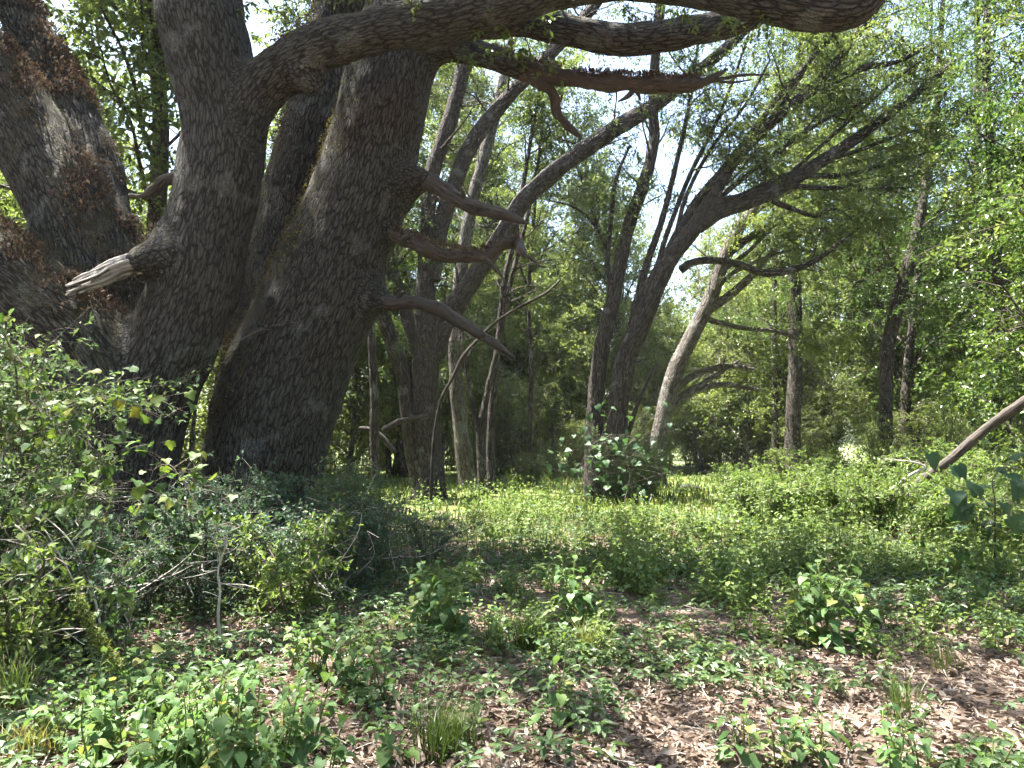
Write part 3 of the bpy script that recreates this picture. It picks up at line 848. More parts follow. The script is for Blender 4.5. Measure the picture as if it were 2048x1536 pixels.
# oak crowns above the frame
def oak_crown(parent, base, starts, seed, leaf=0.105):
    rng = np.random.default_rng(seed)
    wood, lv = Geo(), Leaves()
    for st in starts:
        pts = np.array(st[0], float)
        r = np.linspace(st[1], 0.02, len(pts))
        P, R = tube(wood, pts, r, 8, 0.3, 0.2, int(rng.integers(999)), True)
        grow(P, R, rng, wood, lv, **st[2])
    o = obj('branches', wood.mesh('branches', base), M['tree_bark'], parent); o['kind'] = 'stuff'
    o['label'] = 'spreading upper branches, some added unseen to shade the ground'
    c = obj('crown', lv.mesh('crown', base, 0.52), M['oak_leaf'], parent); c['kind'] = 'stuff'
    return lv.count()
cnt = 0
G2 = dict(n1=18, L1=3.4, n2=8, L2=1.4, ntw=8, ltw=0.5, k=10, leaf=0.105, t0=0.25, up=0.1, droop=0.2, hfilter=(0.45, 0.47))  # for boughs added out of frame to shade the foreground
G1 = dict(n1=15, L1=3.8, n2=8, L2=1.4, ntw=7, ltw=0.5, k=10, leaf=0.105, t0=0.12, up=0.1, droop=0.2, hfilter=(0.42, 0.5))
o1top = oak1_stems[0][0][-1]; o1l = oak1_stems[1][0][-1]; o1b = oak1_stems[2][0][-1]; o1ll = oak1_stems[3][0][-1]
o1r = oak1_stems[4][0][-1]; o1r2 = oak1_stems[5][0][-1]
cnt += oak_crown(oak1, b1, [
    ([(-3.9, 9.0, 8.8), (-3.3, 7.0, 10.2), (-2.6, 4.8, 11.2), (-2.2, 2.4, 11.7)], 0.2, G2),
    ([(-3.9, 9.0, 9.4), (-5.2, 7.2, 10.6), (-6.4, 5.2, 11.4), (-7.2, 3.0, 11.9)], 0.18, G2),
    ([(-3.9, 9.0, 9.8), (-2.2, 8.4, 10.9), (-0.4, 8.0, 11.6), (1.6, 7.2, 12.0)], 0.17, G2),
    ([o1top, o1top + (0.2, 0.3, 1.5), o1top + (-0.5, -0.6, 3.0), o1top + (-1.5, -1.8, 4.2)], 0.25, G1),
    ([o1top, o1top + (0.8, -0.8, 1.0), o1top + (2.0, -2.0, 1.8), o1top + (3.4, -3.4, 2.2)], 0.2, G1),
    ([o1l, o1l + (-1.0, 0.3, 1.0), o1l + (-2.4, 0.5, 2.0), o1l + (-4.0, 0.6, 2.6)], 0.2, G1),
    ([o1b, o1b + (-0.4, 0.8, 1.2), o1b + (-0.9, 1.8, 2.4), o1b + (-1.5, 3.0, 3.4)], 0.15, G1),
    ([o1ll, o1ll + (-1.2, -0.3, 0.8), o1ll + (-2.6, -0.6, 1.8), o1ll + (-4.0, -1.0, 3.0)], 0.2, G1),
    ([o1r, o1r + (1.0, -0.6, 0.9), o1r + (2.2, -1.4, 1.5), o1r + (3.6, -2.2, 1.9)], 0.12, G1),
    ([o1r2, o1r2 + (0.9, 0.5, 0.9), o1r2 + (2.2, 1.2, 1.4), o1r2 + (3.8, 2.0, 1.7)], 0.1, G1)], 5)
o2top = oak2_stems[0][0][-1]; o2b = oak2_stems[1][0][-1]
cnt += oak_crown(oak2, b2, [
    ([(-0.9, 10.0, 9.0), (-0.2, 8.0, 10.2), (0.8, 5.8, 11.0), (1.8, 3.4, 11.4)], 0.18, G2),
    ([(-0.7, 10.0, 9.6), (1.2, 10.2, 10.6), (3.2, 10.6, 11.2), (5.2, 11.0, 11.6)], 0.16, G2),
    ([o2top, o2top + (0.4, 0.4, 1.4), o2top + (1.2, 1.0, 2.8), o2top + (2.2, 1.8, 3.8)], 0.2, G1),
    ([o2top, o2top + (1.0, -0.8, 0.9), o2top + (2.6, -1.8, 1.6), o2top + (4.2, -2.8, 2.0)], 0.16, G1),
    ([o2b, o2b + (-0.3, 1.2, 1.4), o2b + (-0.6, 2.6, 2.6), o2b + (-0.8, 4.2, 3.6)], 0.16, G1),
    ([o2b, o2b + (0.8, 0.9, 1.2), o2b + (2.0, 2.0, 2.2), o2b + (3.4, 3.2, 3.0)], 0.14, G1)], 6)
rng = np.random.default_rng(99)
lv = Leaves(); ge = Geo()
for px, py, Y in SPRIGS:
    p0 = at(px, py - 25, Y)[0]
    nn_ = 5
    d = unit(rng.normal(0, 0.6, (nn_, 3)) + np.array((0, -0.1, -0.5)))
    l_ = rng.uniform(0.12, 0.34, nn_)
    sticks(ge, np.repeat(p0[None], nn_, 0), p0 + d * l_[:, None], np.full(nn_, 0.004), np.full(nn_, 0.0015))
    leaf_twigs(np.repeat(p0[None], nn_, 0), d, l_, np.full(nn_, 0.7), rng, lv, 8, 0.075)
o = obj('sprigs', lv.mesh('sprigs', b1, 0.5, 1), M['oak_leaf'], oak1); o['kind'] = 'stuff'; o['label'] = 'leafy sprigs hanging from the overhead limbs'
o = obj('sprig_stems', ge.mesh('sprig_stems', b1), M['twig'], oak1); o['kind'] = 'stuff'

# ------------------------------------------------------------------ middle-distance trees traced one by one
def slim(pl, k):
    return [(q[0], q[1], q[2] * k) + tuple(q[3:]) for q in pl]

def traced_tree(name, label, Y, trunk, limbs=(), dead=(), bark='tree_bark', leafm='oak_leaf', leaf=0.10, seed=1, g=None, gl=None, group=None, cat='tree', moss=0.1, ratio=0.5, flare=0.35, trunk_grow=True, wf=0.76):
    rng = np.random.default_rng(seed)
    trunk = slim(trunk, wf); limbs = [slim(l, min(1.0, wf * 1.12)) for l in limbs]
    bp, _ = at(trunk[0][0], trunk[0][1], Y)
    base = np.array((bp[0], bp[1], 0.0))
    root = thing(name, label, cat, base, group)
    wood, lv = Geo(), Leaves()
    def part(nm, pl, sides, fl=0.0, bk=bark):
        ge = Geo()
        P, R = px_line(pl, Y)
        if fl:
            P = np.vstack([[P[0][0], P[0][1], -0.25], P]) if P[0][2] > -0.1 else P
            R = np.concatenate([[R[0] * 1.1], R]) if len(R) < len(P) else R
        P, R = tube(ge, P, R, sides, max(0.12, float(np.median(R)) * 0.7), 0.16, seed + len(pl) * 7 + int(pl[0][0]), True, 0, fl)
        me = ge.mesh(nm, base)
        add_moss(me, np.full(len(me.vertices), moss))
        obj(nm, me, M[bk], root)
        return P, R
    gd = dict(n1=14, L1=2.6, n2=8, L2=1.3, ntw=8, ltw=0.5, k=10, leaf=leaf, t0=0.45, hfilter=(0.75, 0.33))
    gd.update(g or {})
    P, R = part('trunk', trunk, 16, flare)
    if trunk_grow:
        grow(P, R, rng, wood, lv, **gd)
    gld = dict(gd); gld.update(dict(t0=0.3, n1=max(4, gd['n1'] // 2), L1=gd['L1'] * 0.8)); gld.update(gl or {})
    for l in limbs:
        P, R = part('limb', l, 12 if l[0][2] > 25 else 8)
        grow(P, R, rng, wood, lv, **gld)
    for l in dead:
        part('dead_branch', slim(l, 0.75), 7, 0, 'black_wood')
    if wood.n:
        o = obj('branches', wood.mesh('branches', base), M[bark], root); o['kind'] = 'stuff'
        c = obj('crown', lv.mesh('crown', base, ratio), M[leafm], root); c['kind'] = 'stuff'
    print(name, lv.count())
    return root

traced_tree('oak_tree', 'stout multi-stemmed oak just behind the leaning trunk, one stem slanting far to the right', 21,
    [(858, 1015, 100, 21), (856, 900, 82), (849, 800, 76), (853, 700, 74), (850, 600, 58), (854, 500, 46), (858, 400, 42), (868, 330, 44), (885, 285, 44), (907, 215, 44), (930, 120, 42), (945, 20, 38), (970, -150, 30), (990, -350, 20)],
    [[(862, 720, 70), (885, 650, 58), (925, 590, 50), (965, 530, 48), (1003, 475, 48), (1046, 402, 46), (1112, 342, 44), (1181, 291, 42), (1250, 246, 42), (1320, 203, 36), (1400, 140, 30), (1490, 60, 24), (1580, -40, 18), (1660, -140, 12)],
     [(862, 560, 44), (880, 462, 42), (907, 376, 40), (942, 290, 40), (993, 222, 38), (1037, 171, 36), (1112, 96, 32), (1190, 10, 26), (1260, -90, 18)],
     [(850, 730, 42), (828, 669, 38), (811, 621, 36), (787, 552, 34), (770, 484, 30), (752, 380, 24), (735, 270, 16)],
     [(842, 960, 60), (823, 870, 46), (809, 757, 42), (786, 690, 38), (763, 621, 32), (742, 540, 24), (725, 450, 16)]],
    [[(766, 862, 18, 20.3), (785, 850, 18), (804, 842, 17), (841, 836, 16), (866, 828, 12), (884, 818, 5)],
     [(718, 857, 10, 19.5), (736, 858, 13), (756, 867, 14), (772, 882, 14), (790, 905, 14)]],
    seed=101, wf=0.70, g=dict(n1=16, t0=0.45, L1=2.4), gl=dict(n1=11, t0=0.35, L1=2.2))
traced_tree('oak_tree', 'slim dark tree between the stout oak and the forked sapling', 24,
    [(937, 975, 50, 24), (922, 860, 40), (911, 740, 36), (915, 620, 36), (936, 450, 34), (966, 320, 32), (990, 235, 28), (1020, 100, 22), (1050, -60, 16), (1070, -200, 10)], seed=102, bark='pale_bark', g=dict(n1=18, t0=0.4, L1=2.6))
traced_tree('forked_tree', 'slender tree forking low into two thin stems', 22,
    [(966, 990, 28, 22), (962, 900, 26), (962, 860, 24), (968, 820, 20), (978, 770, 18), (995, 700, 18), (1003, 620, 18), (1012, 550, 17), (1030, 470, 15), (1045, 380, 13), (1058, 300, 11), (1080, 180, 9), (1100, 50, 6)],
    [[(960, 880, 16), (950, 830, 15), (938, 780, 13), (932, 720, 12), (925, 650, 10), (915, 560, 8), (905, 470, 5)]], seed=103, wf=0.70, g=dict(n1=16, t0=0.4, L1=1.8, L2=0.9), gl=dict(n1=7, L1=1.2))
traced_tree('slender_tree', 'thin straight dark trunk close against the forked tree', 22.5,
    [(984, 990, 28, 22.5), (981, 880, 22), (987, 780, 20), (993, 710, 17), (1006, 640, 15), (1020, 570, 13), (1038, 500, 12), (1055, 430, 10), (1075, 330, 8), (1090, 230, 5)], seed=104, g=dict(n1=13, t0=0.45, L1=1.7, L2=0.9))
traced_tree('slender_tree', 'thin lone sapling with a wavy stem in the sunny gap', 27,
    [(1060, 980, 18, 27), (1058, 900, 14), (1062, 800, 13), (1063, 720, 12), (1058, 640, 11), (1058, 560, 10), (1066, 460, 9), (1076, 330, 8), (1088, 200, 5)], seed=105, leafm='far_leaf', g=dict(n1=18, t0=0.35, L1=2.0, L2=1.0))
traced_tree('leaning_oak', 'dark upright trunk on the near edge of the leaning pair in the middle', 20.6,
    [(1192, 1005, 64, 20.6), (1188, 900, 52), (1192, 800, 45), (1203, 700, 42), (1222, 620, 38), (1238, 540, 36), (1258, 450, 34), (1290, 360, 32), (1308, 280, 28), (1306, 200, 26), (1314, 80, 24), (1332, -60, 20), (1350, -250, 13)],
    [[(1225, 600, 14), (1215, 520, 12), (1222, 440, 11), (1232, 360, 9), (1260, 290, 6)], [(1215, 500, 9), (1195, 460, 8), (1165, 425, 6), (1130, 408, 4), (1100, 402, 3)]],
    seed=106, leafm='far_leaf', g=dict(n1=16, t0=0.42, L1=2.2), gl=dict(n1=5, L1=0.9, L2=0.7))
traced_tree('leaning_oak', 'oak leaning far to the right with long rising limbs, middle of the clearing', 20.3,
    [(1232, 1005, 74, 20.3), (1232, 900, 58), (1238, 800, 55), (1252, 720, 55), (1280, 650, 56), (1308, 580, 55), (1340, 515, 48), (1382, 462, 46), (1415, 410, 40), (1465, 325, 34), (1530, 255, 30), (1590, 205, 28), (1650, 150, 24), (1720, 60, 19), (1800, -40, 12)],
    [[(1318, 570, 30), (1340, 500, 24), (1388, 410, 20), (1450, 335, 18), (1500, 270, 16), (1560, 190, 14), (1630, 110, 11), (1680, 55, 8)],
     [(1395, 450, 44), (1440, 425, 34), (1500, 405, 30), (1545, 385, 32), (1600, 350, 31), (1650, 318, 29), (1705, 282, 26), (1765, 238, 23), (1830, 190, 16), (1910, 120, 9)],
     [(1430, 405, 26), (1480, 396, 22), (1530, 372, 20), (1580, 350, 18)],
     [(1362, 540, 20), (1385, 525, 18), (1430, 521, 18), (1480, 530, 18), (1535, 547, 18), (1600, 535, 15), (1640, 515, 12), (1690, 478, 8), (1725, 450, 5)],
     [(1600, 352, 16), (1640, 352, 14), (1690, 350, 12), (1740, 338, 9), (1800, 322, 6), (1870, 300, 4)],
     [(1590, 372, 14), (1640, 376, 12), (1700, 375, 10), (1770, 378, 7), (1840, 372, 4)],
     [(1545, 402, 14), (1580, 416, 12), (1630, 432, 9), (1665, 418, 7), (1710, 440, 5), (1760, 470, 3)],
     [(1590, 205, 18), (1660, 165, 16), (1730, 135, 15), (1790, 125, 11), (1860, 90, 7)],
     [(1400, 430, 14), (1470, 370, 12), (1560, 300, 10), (1650, 240, 8), (1740, 200, 5)], [(1440, 370, 12), (1500, 290, 11), (1570, 200, 10), (1620, 120, 8), (1660, 30, 5)],
     [(1300, 590, 14), (1330, 480, 12), (1380, 350, 11), (1430, 250, 9), (1470, 150, 7), (1500, 60, 4)], [(1345, 505, 12), (1370, 400, 10), (1420, 300, 9), (1490, 210, 7), (1540, 120, 5)],
     [(1530, 395, 11), (1600, 330, 9), (1700, 240, 8), (1790, 160, 6), (1860, 110, 4)], [(1640, 325, 12), (1720, 300, 9), (1800, 270, 7), (1880, 250, 4)], [(1240, 760, 24), (1266, 640, 20), (1290, 540, 18), (1324, 440, 15), (1352, 330, 12), (1380, 200, 9), (1400, 60, 5)]],
    [[(1248, 900, 14), (1268, 830, 12), (1292, 770, 9), (1314, 728, 5)]],
    seed=107, leafm='far_leaf', g=dict(n1=18, t0=0.5, L1=2.4, hfilter=(0.75, 0.4)), gl=dict(n1=5, t0=0.35, L1=1.6, L2=1.0, hfilter=(0.75, 0.42)))
traced_tree('leaning_oak', 'greyish oak behind the leaning pair, low limbs bending right', 24.5,
    [(1312, 965, 52, 24.5), (1318, 880, 44), (1335, 800, 46), (1355, 730, 44), (1385, 670, 42), (1420, 600, 38), (1440, 540, 36), (1460, 490, 34), (1490, 440, 30), (1530, 405, 24), (1590, 375, 17), (1660, 350, 10)],
    [[(1452, 510, 22), (1500, 475, 18), (1550, 448, 16), (1600, 445, 13), (1650, 460, 10), (1700, 485, 5)],
     [(1415, 620, 24), (1460, 590, 20), (1500, 555, 18), (1540, 510, 14), (1580, 480, 10), (1640, 460, 6)],
     [(1328, 860, 22), (1345, 815, 18), (1390, 782, 16), (1440, 770, 14), (1490, 775, 11), (1545, 786, 4)],
     [(1345, 785, 18), (1390, 750, 15), (1450, 733, 14), (1510, 738, 5)],
     [(1345, 800, 14), (1400, 770, 12), (1440, 745, 10), (1480, 720, 5)],
     [(1440, 545, 12), (1500, 500, 10), (1570, 430, 8), (1640, 410, 6), (1720, 420, 3)], [(1400, 640, 10), (1450, 560, 9), (1520, 520, 8), (1600, 500, 6), (1680, 520, 3)], [(1480, 460, 12), (1520, 400, 10), (1580, 340, 8), (1650, 300, 5)],
     [(1418, 640, 14), (1480, 655, 11), (1560, 665, 9), (1620, 690, 6), (1670, 708, 3)]],
    seed=108, bark='pale_bark', leafm='far_leaf', g=dict(n1=18, t0=0.45, L1=2.6), gl=dict(n1=5, t0=0.45, L1=1.5, L2=0.9))
GR = dict(n1=30, t0=0.2, L1=3.0, n2=8, L2=1.4, ntw=8, droop=0.35, up=0.1)
traced_tree('woodland_tree', 'thin dark straight trunk beside the thick ivy-clad trunk', 33,
    [(1551, 950, 30, 33), (1550, 850, 23), (1549, 750, 20), (1548, 650, 18), (1552, 500, 15), (1560, 350, 12), (1565, 150, 9), (1570, -50, 5)], seed=109, wf=0.55, leafm='right_leaf', leaf=0.12, g=dict(GR, n1=20))
traced_tree('woodland_tree', 'thick ivy-clad straight trunk at the edge of the clearing', 31,
    [(1586, 972, 76, 31), (1585, 880, 50), (1588, 800, 46), (1592, 700, 44), (1590, 600, 40), (1588, 450, 34), (1595, 300, 26), (1600, 150, 20), (1605, 0, 15), (1610, -200, 8)], seed=110, wf=0.62, leafm='right_leaf', leaf=0.12, g=dict(GR, n1=32))
traced_tree('woodland_tree', 'dark bending trunk in front of the bright field', 24,
    [(1776, 975, 48, 24), (1772, 880, 35), (1772, 780, 33), (1775, 700, 33), (1790, 630, 36), (1805, 570, 34), (1830, 480, 28), (1850, 380, 22), (1870, 250, 18), (1880, 100, 14), (1890, -80, 10), (1900, -260, 5)], seed=111, leafm='right_leaf', leaf=0.11, g=dict(GR, n1=30))
traced_tree('woodland_tree', 'greyish trunk close behind the dark bending trunk', 26,
    [(1820, 975, 50, 26), (1815, 900, 40), (1812, 850, 34), (1815, 750, 27), (1825, 650, 22), (1840, 500, 18), (1850, 330, 14), (1860, 120, 10), (1865, -80, 5)], seed=112, wf=0.68, leafm='right_leaf', leaf=0.11, g=dict(GR, n1=24))
traced_tree('woodland_tree', 'pale straight trunk half hidden by leaves near the leaning log', 28,
    [(1945, 940, 36, 28), (1942, 850, 32), (1945, 700, 30), (1945, 620, 28), (1950, 450, 22), (1955, 250, 18), (1955, 80, 14), (1950, -150, 7)], seed=113, leafm='right_leaf', leaf=0.12, g=dict(GR, n1=26))
traced_tree('woodland_tree', 'tall dark trunk at the edge behind the leaning log', 20,
    [(2012, 985, 46, 20), (2010, 850, 35), (2005, 700, 32), (1998, 560, 30), (1992, 450, 26), (1985, 350, 24), (1978, 250, 22), (1972, 120, 18), (1975, 0, 14), (1980, -150, 10), (1985, -330, 5)], seed=114, leafm='right_leaf', leaf=0.10, g=dict(GR, n1=32, L1=2.4))
traced_tree('woodland_tree', 'large-leaved bright tree reaching in from beyond the log', 13.5,
    [(2260, 1040, 60, 13.5), (2240, 800, 48), (2225, 500, 42), (2200, 200, 34), (2180, -60, 24), (2170, -300, 14)], seed=115, leafm='right_leaf', leaf=0.115, ratio=0.55, g=dict(n1=34, t0=0.2, L1=3.0, n2=8, L2=1.1, ntw=7, droop=0.3, up=0.1, bias=(-0.6, 0, 0)))

# ------------------------------------------------------------------ background wood: three kinds of tree, copied
def proto_tree(seed, H, n1, L1, leaf, t0, lean, bark, leafm, name, ratio=0.5, k=8, tint0=0.5):
    rng = np.random.default_rng(seed)
    ge, wood, lv = Geo(), Geo(), Leaves()
    pts = [np.array((0, 0, -0.2))]
    d = np.array((lean[0], lean[1], 1.0))
    for q in range(7):
        d = unit(d + rng.normal(0, 0.09, 3) * np.array((1, 1, 0)))
        pts.append(pts[-1] + d * H / 7)
    r0 = 0.012 * H + 0.03
    P, R = tube(ge, pts, np.linspace(r0, 0.03, 8), 10, 0.4, 0.15, seed, True, 0, 0.3)
    grow(P, R, rng, wood, lv, n1=n1, L1=L1, n2=9, L2=1.6, ntw=9, ltw=0.6, k=k, hfilter=(0.7, 0.33), gaps=False, leaf=leaf, t0=t0, up=0.25, droop=0.25, rmax=0.07, tint0=tint0)
    me = ge.mesh(name + '_trunk'); add_moss(me, np.full(len(me.vertices), 0.1))
    return me, wood.mesh(name + '_branches'), lv.mesh(name + '_crown', ratio=ratio), bark, leafm
PROT = [proto_tree(201, 17, 44, 3.6, 0.175, 0.16, (0.08, 0), 'tree_bark', 'far_leaf', 'a'),
        proto_tree(202, 21, 52, 4.0, 0.175, 0.22, (-0.05, 0.05), 'tree_bark', 'far_leaf', 'b', 0.45),
        proto_tree(203, 13, 40, 3.2, 0.165, 0.08, (0.05, 0.05), 'pale_bark', 'far_leaf', 'c', 0.55, tint0=0.6),
        proto_tree(204, 8, 30, 2.2, 0.135, 0.06, (0, 0), 'pale_bark', 'far_leaf', 'd', 0.55, tint0=0.65)]
def place_tree(i, x, y, rz, sc, label, group, name='background_tree'):
    tm, wm, cm, bk, lf = PROT[i]
    r = thing(name, label, 'tree', (x, y, gz(x, y) if y < 40 else 0), group)
    r.rotation_euler = (0, 0, rz); r.scale = (sc, sc, sc)
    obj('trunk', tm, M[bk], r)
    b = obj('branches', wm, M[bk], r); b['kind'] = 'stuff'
    c = obj('crown', cm, M[lf], r); c['kind'] = 'stuff'
    return r
rb = np.random.default_rng(77)
LAB = ['tall leafy tree in the wood behind the clearing', 'very tall tree standing in the wood behind the clearing', 'broad low-branched tree in the wood behind the clearing', 'small bushy understory tree in the wood behind the clearing']
GRP = ['tall trees of the wood behind', 'tallest trees of the wood behind', 'broad trees of the wood behind', 'understory trees of the wood behind']
spots = []
BG = []
BINS = [(-9999, 0, 'beyond the lichened limb at the left edge'), (0, 130, 'above the tall thicket at the left edge'), (130, 330, 'behind the left-leaning stems of the big oak'), (330, 540, 'behind the gap between the two big oaks'), (540, 760, 'behind the leaning oak trunk'), (760, 900, 'behind the stout multi-stemmed oak'), (900, 1040, 'behind the forked slender tree'), (1040, 1180, 'in the sunny gap by the wavy sapling'), (1180, 1330, 'behind the leaning pair'), (1330, 1540, 'above the low bending limbs'), (1540, 1660, 'behind the thick ivy-clad trunk'), (1660, 1830, 'next to the bright field'), (1830, 2048, 'behind the leaning log'), (2048, 9999, 'past the log at the right edge')]
ORD = ['nearest', 'second nearest', 'third nearest', 'fourth nearest', 'fifth nearest', 'sixth nearest', 'seventh nearest', 'eighth nearest', 'ninth nearest', 'tenth nearest', 'eleventh nearest', 'twelfth nearest', 'farthest']
KINDW = ['tall leafy tree', 'very tall tree', 'broad low-branched tree', 'small bushy tree']
def try_spot(x, y, dmin):
    for (a, b_) in spots:
        if (a - x) ** 2 + (b_ - y) ** 2 < dmin * dmin:
            return False
    spots.append((x, y)); return True
# left and behind the oaks, middle, and right; the field shows through the gap near px 1720
for _ in range(900):
    y = rb.uniform(16, 58)
    px = rb.uniform(-350, 2400)
    x = (px - 1024) / FPX * y
    if 640 < px < 1480 and y < 32: continue
    if 840 < px < 1280 and y < 39: continue
    if 1380 < px < 1560 and y < 34: continue
    if 1480 <= px < 2100 and y < 29: continue
    if 1640 < px < 1800: continue
    if 985 < px < 1180 and y < 38: continue
    if px < 880 and y < 17: continue
    if len(spots) > 70: break
    if not try_spot(x, y, 2.9): continue
    i = int(rb.choice([0, 1, 2, 3], p=[0.3, 0.25, 0.25, 0.2]))
    BG.append((px, y, i, place_tree(i, x, y, rb.uniform(0, 6.28), rb.uniform(0.85, 1.2), LAB[i], GRP[i])))

for q, (i, x, y, rz, sc) in enumerate(((1, -17, 12, 1.0, 0.95), (0, -15, 3, 2.2, 1.0), (2, -9, -5, 4.0, 1.1), (0, -2, -9, 5.0, 1.0), (1, 6, -8, 0.5, 0.9), (2, 11, -3, 1.5, 1.1), (0, 14.5, 5, 2.5, 1.0), (2, 2.5, -5.5, 3.3, 1.0), (2, -5.5, -4.5, 0.3, 1.0))):  # unseen trees added around the viewpoint to darken the skylight on the trunks
    place_tree(i, x, y, rz, sc, 'unseen tree added beside or behind the viewpoint to cut skylight', 'trees added outside the view for shade', 'added_shade_tree')
for px, y, i, sc in ((1490, 44, 2, 1.0), (1530, 38, 3, 1.2), (1570, 42, 2, 1.0), (1615, 37, 3, 1.1), (1640, 46, 2, 1.1), (1790, 34, 3, 1.1), (1815, 42, 2, 1.0), (1860, 36, 3, 1.2), (1900, 44, 2, 1.0), (1940, 36, 2, 0.9), (1985, 40, 3, 1.3), (2030, 34, 2, 0.9), (2080, 40, 2, 1.1), (1745, 48, 3, 0.9), (1340, 48, 3, 1.1), (1390, 52, 3, 1.2), (1440, 47, 3, 1.0), (1290, 44, 3, 1.1), (1240, 40, 3, 1.0), (1470, 52, 3, 1.2), (880, 36, 3, 1.1), (960, 40, 3, 1.2), (700, 32, 3, 1.1), (780, 36, 3, 1.2), (1010, 46, 2, 1.0), (1030, 40, 3, 1.2), (1100, 37, 3, 1.0), (1160, 42, 2, 0.9)):
    x = (px - 1024) / FPX * y
    BG.append((px, y, i, place_tree(i, x, y, rb.uniform(0, 6.28), sc, LAB[i], GRP[i])))
for lo_, hi_, where in BINS:
    for ki in range(4):
        row = sorted([b for b in BG if lo_ <= b[0] < hi_ and b[2] == ki], key=lambda b: b[1])
        for q, b in enumerate(row):
            b[3]['label'] = (ORD[min(q, 12)] + ' ' if len(row) > 1 else '') + KINDW[ki] + ' of the wood ' + where

# ------------------------------------------------------------------ shrubs
def shrub_geo(seed, H, spread, nst, ntw, k, leaf, detail=1, tint0=0.5, arch=0.35, dead=6):
    rng = np.random.default_rng(seed)
    wood, lv, dw = Geo(), Leaves(), Geo()
    Q, D, L, T = [], [], [], []
    for s_ in range(nst):
        az = rng.uniform(0, 6.28); rr = spread * 0.25 * rng.random()
        p = np.array((math.cos(az) * rr, math.sin(az) * rr, -0.05))
        out = np.array((math.cos(az), math.sin(az), 0)) * spread * rng.uniform(0.2, 1)
        h = H * rng.uniform(0.55, 1.05)
        pts = [p, p + out * 0.25 + (0, 0, h * 0.45), p + out * 0.65 + (0, 0, h * 0.85), p + out * 1.1 + (0, 0, h * (1 - arch * 0.3))]
        pts = np.array(pts) + rng.normal(0, 0.05, (4, 3))
        P, R = tube(wood, pts, [0.014, 0.011, 0.008, 0.003], 4, 0.2, 0, s_, False)
        tb = np.clip(tint0 + rng.normal(0, 0.15), 0, 1)
        j = rng.integers(int(len(P) * 0.18), len(P), ntw)
        d = unit(rng.normal(0, 1, (ntw, 3)) * np.array((1, 1, 0.6)) + np.array((0, 0, 0.25)))
        ln = rng.uniform(0.15, 0.5, ntw)
        Q.append(P[j]); D.append(d); L.append(ln); T.append(np.clip(tb + rng.normal(0, 0.1, ntw), 0, 1))
    Q, D, L, T = np.vstack(Q), np.vstack(D), np.concatenate(L), np.concatenate(T)
    sticks(wood, Q, Q + D * L[:, None] * 0.9, np.full(len(Q), 0.0035), np.full(len(Q), 0.0015))
    leaf_twigs(Q, D, L, T, rng, lv, k, leaf)
    for s_ in range(dead):
        az = rng.uniform(0, 6.28)
        p = np.array((math.cos(az) * spread * 0.6 * rng.random(), math.sin(az) * spread * 0.6 * rng.random(), H * rng.uniform(0, 0.3)))
        d = unit(rng.normal(0, 1, 3) * (1, 1, 0.3) + (0, 0, 0.9))
        pts = [p]
        for q in range(4):
            d = unit(d + rng.normal(0, 0.3, 3)); pts.append(pts[-1] + d * H * 0.2)
        tube(dw, pts, [0.008, 0.007, 0.005, 0.004, 0.002], 4, 0.15, 0, s_, False)
        for q in range(1, 5):
            e = pts[q] + unit(rng.normal(0, 1, 3)) * 0.18
            sticks(dw, [pts[q]], [e], [0.003], [0.0015])
    return wood, lv, dw
SHRUB = []
for sd_, H, sp, nst, ntw, k, leaf, t0 in ((301, 1.9, 0.9, 13, 22, 14, 0.058, 0.6), (302, 1.35, 0.9, 13, 19, 14, 0.05, 0.5), (303, 1.0, 0.75, 12, 17, 12, 0.062, 0.6), (304, 2.5, 1.0, 13, 28, 13, 0.062, 0.6), (305, 1.15, 0.75, 16, 15, 10, 0.085, 0.6), (306, 1.7, 0.8, 16, 18, 11, 0.09, 0.55)):
    wd, lv, dw = shrub_geo(sd_, H, sp, nst, ntw, k, leaf, tint0=t0)
    SHRUB.append((wd.mesh('shrub_stems'), lv.mesh('shrub_leaves', ratio=0.5, detail=1), dw.mesh('shrub_dead'), H))
def place_shrub(i, x, y, rz, sc, label, group, sz=1.0, leafm='shrub_leaf', dead=True, name='shrub'):
    a, b_, c, H = SHRUB[i]
    r = thing(name, label, 'shrub', (x, y, gz(x, y)), group)
    r.rotation_euler = (0, 0, rz); r.scale = (sc, sc, sc * sz)
    o = obj('stems', a, M['twig'], r); o['kind'] = 'stuff'
    o = obj('foliage', b_, M[leafm], r); o['kind'] = 'stuff'
    if dead:
        o = obj('dead_twigs', c, M['dead_twig'], r); o['kind'] = 'stuff'
    return r
rs = np.random.default_rng(88)
def rank_labels(rows, what):
    """rows of (px, distance, object): one label each, by landmark and order"""
    for lo_, hi_, where in BINS:
        row = sorted([r_ for r_ in rows if lo_ <= r_[0] < hi_], key=lambda r_: r_[1])
        for q, r_ in enumerate(row):
            r_[2]['label'] = (ORD[min(q, 12)] + ' ' if len(row) > 1 else '') + what + ' ' + where
def shrub_px(i, px, Y, sc, label, group=None, sz=1.0, **kw):
    x = (px - 1024) / FPX * Y
    return place_shrub(i, x, Y, rs.uniform(0, 6.28), sc, label, group, sz, **kw)
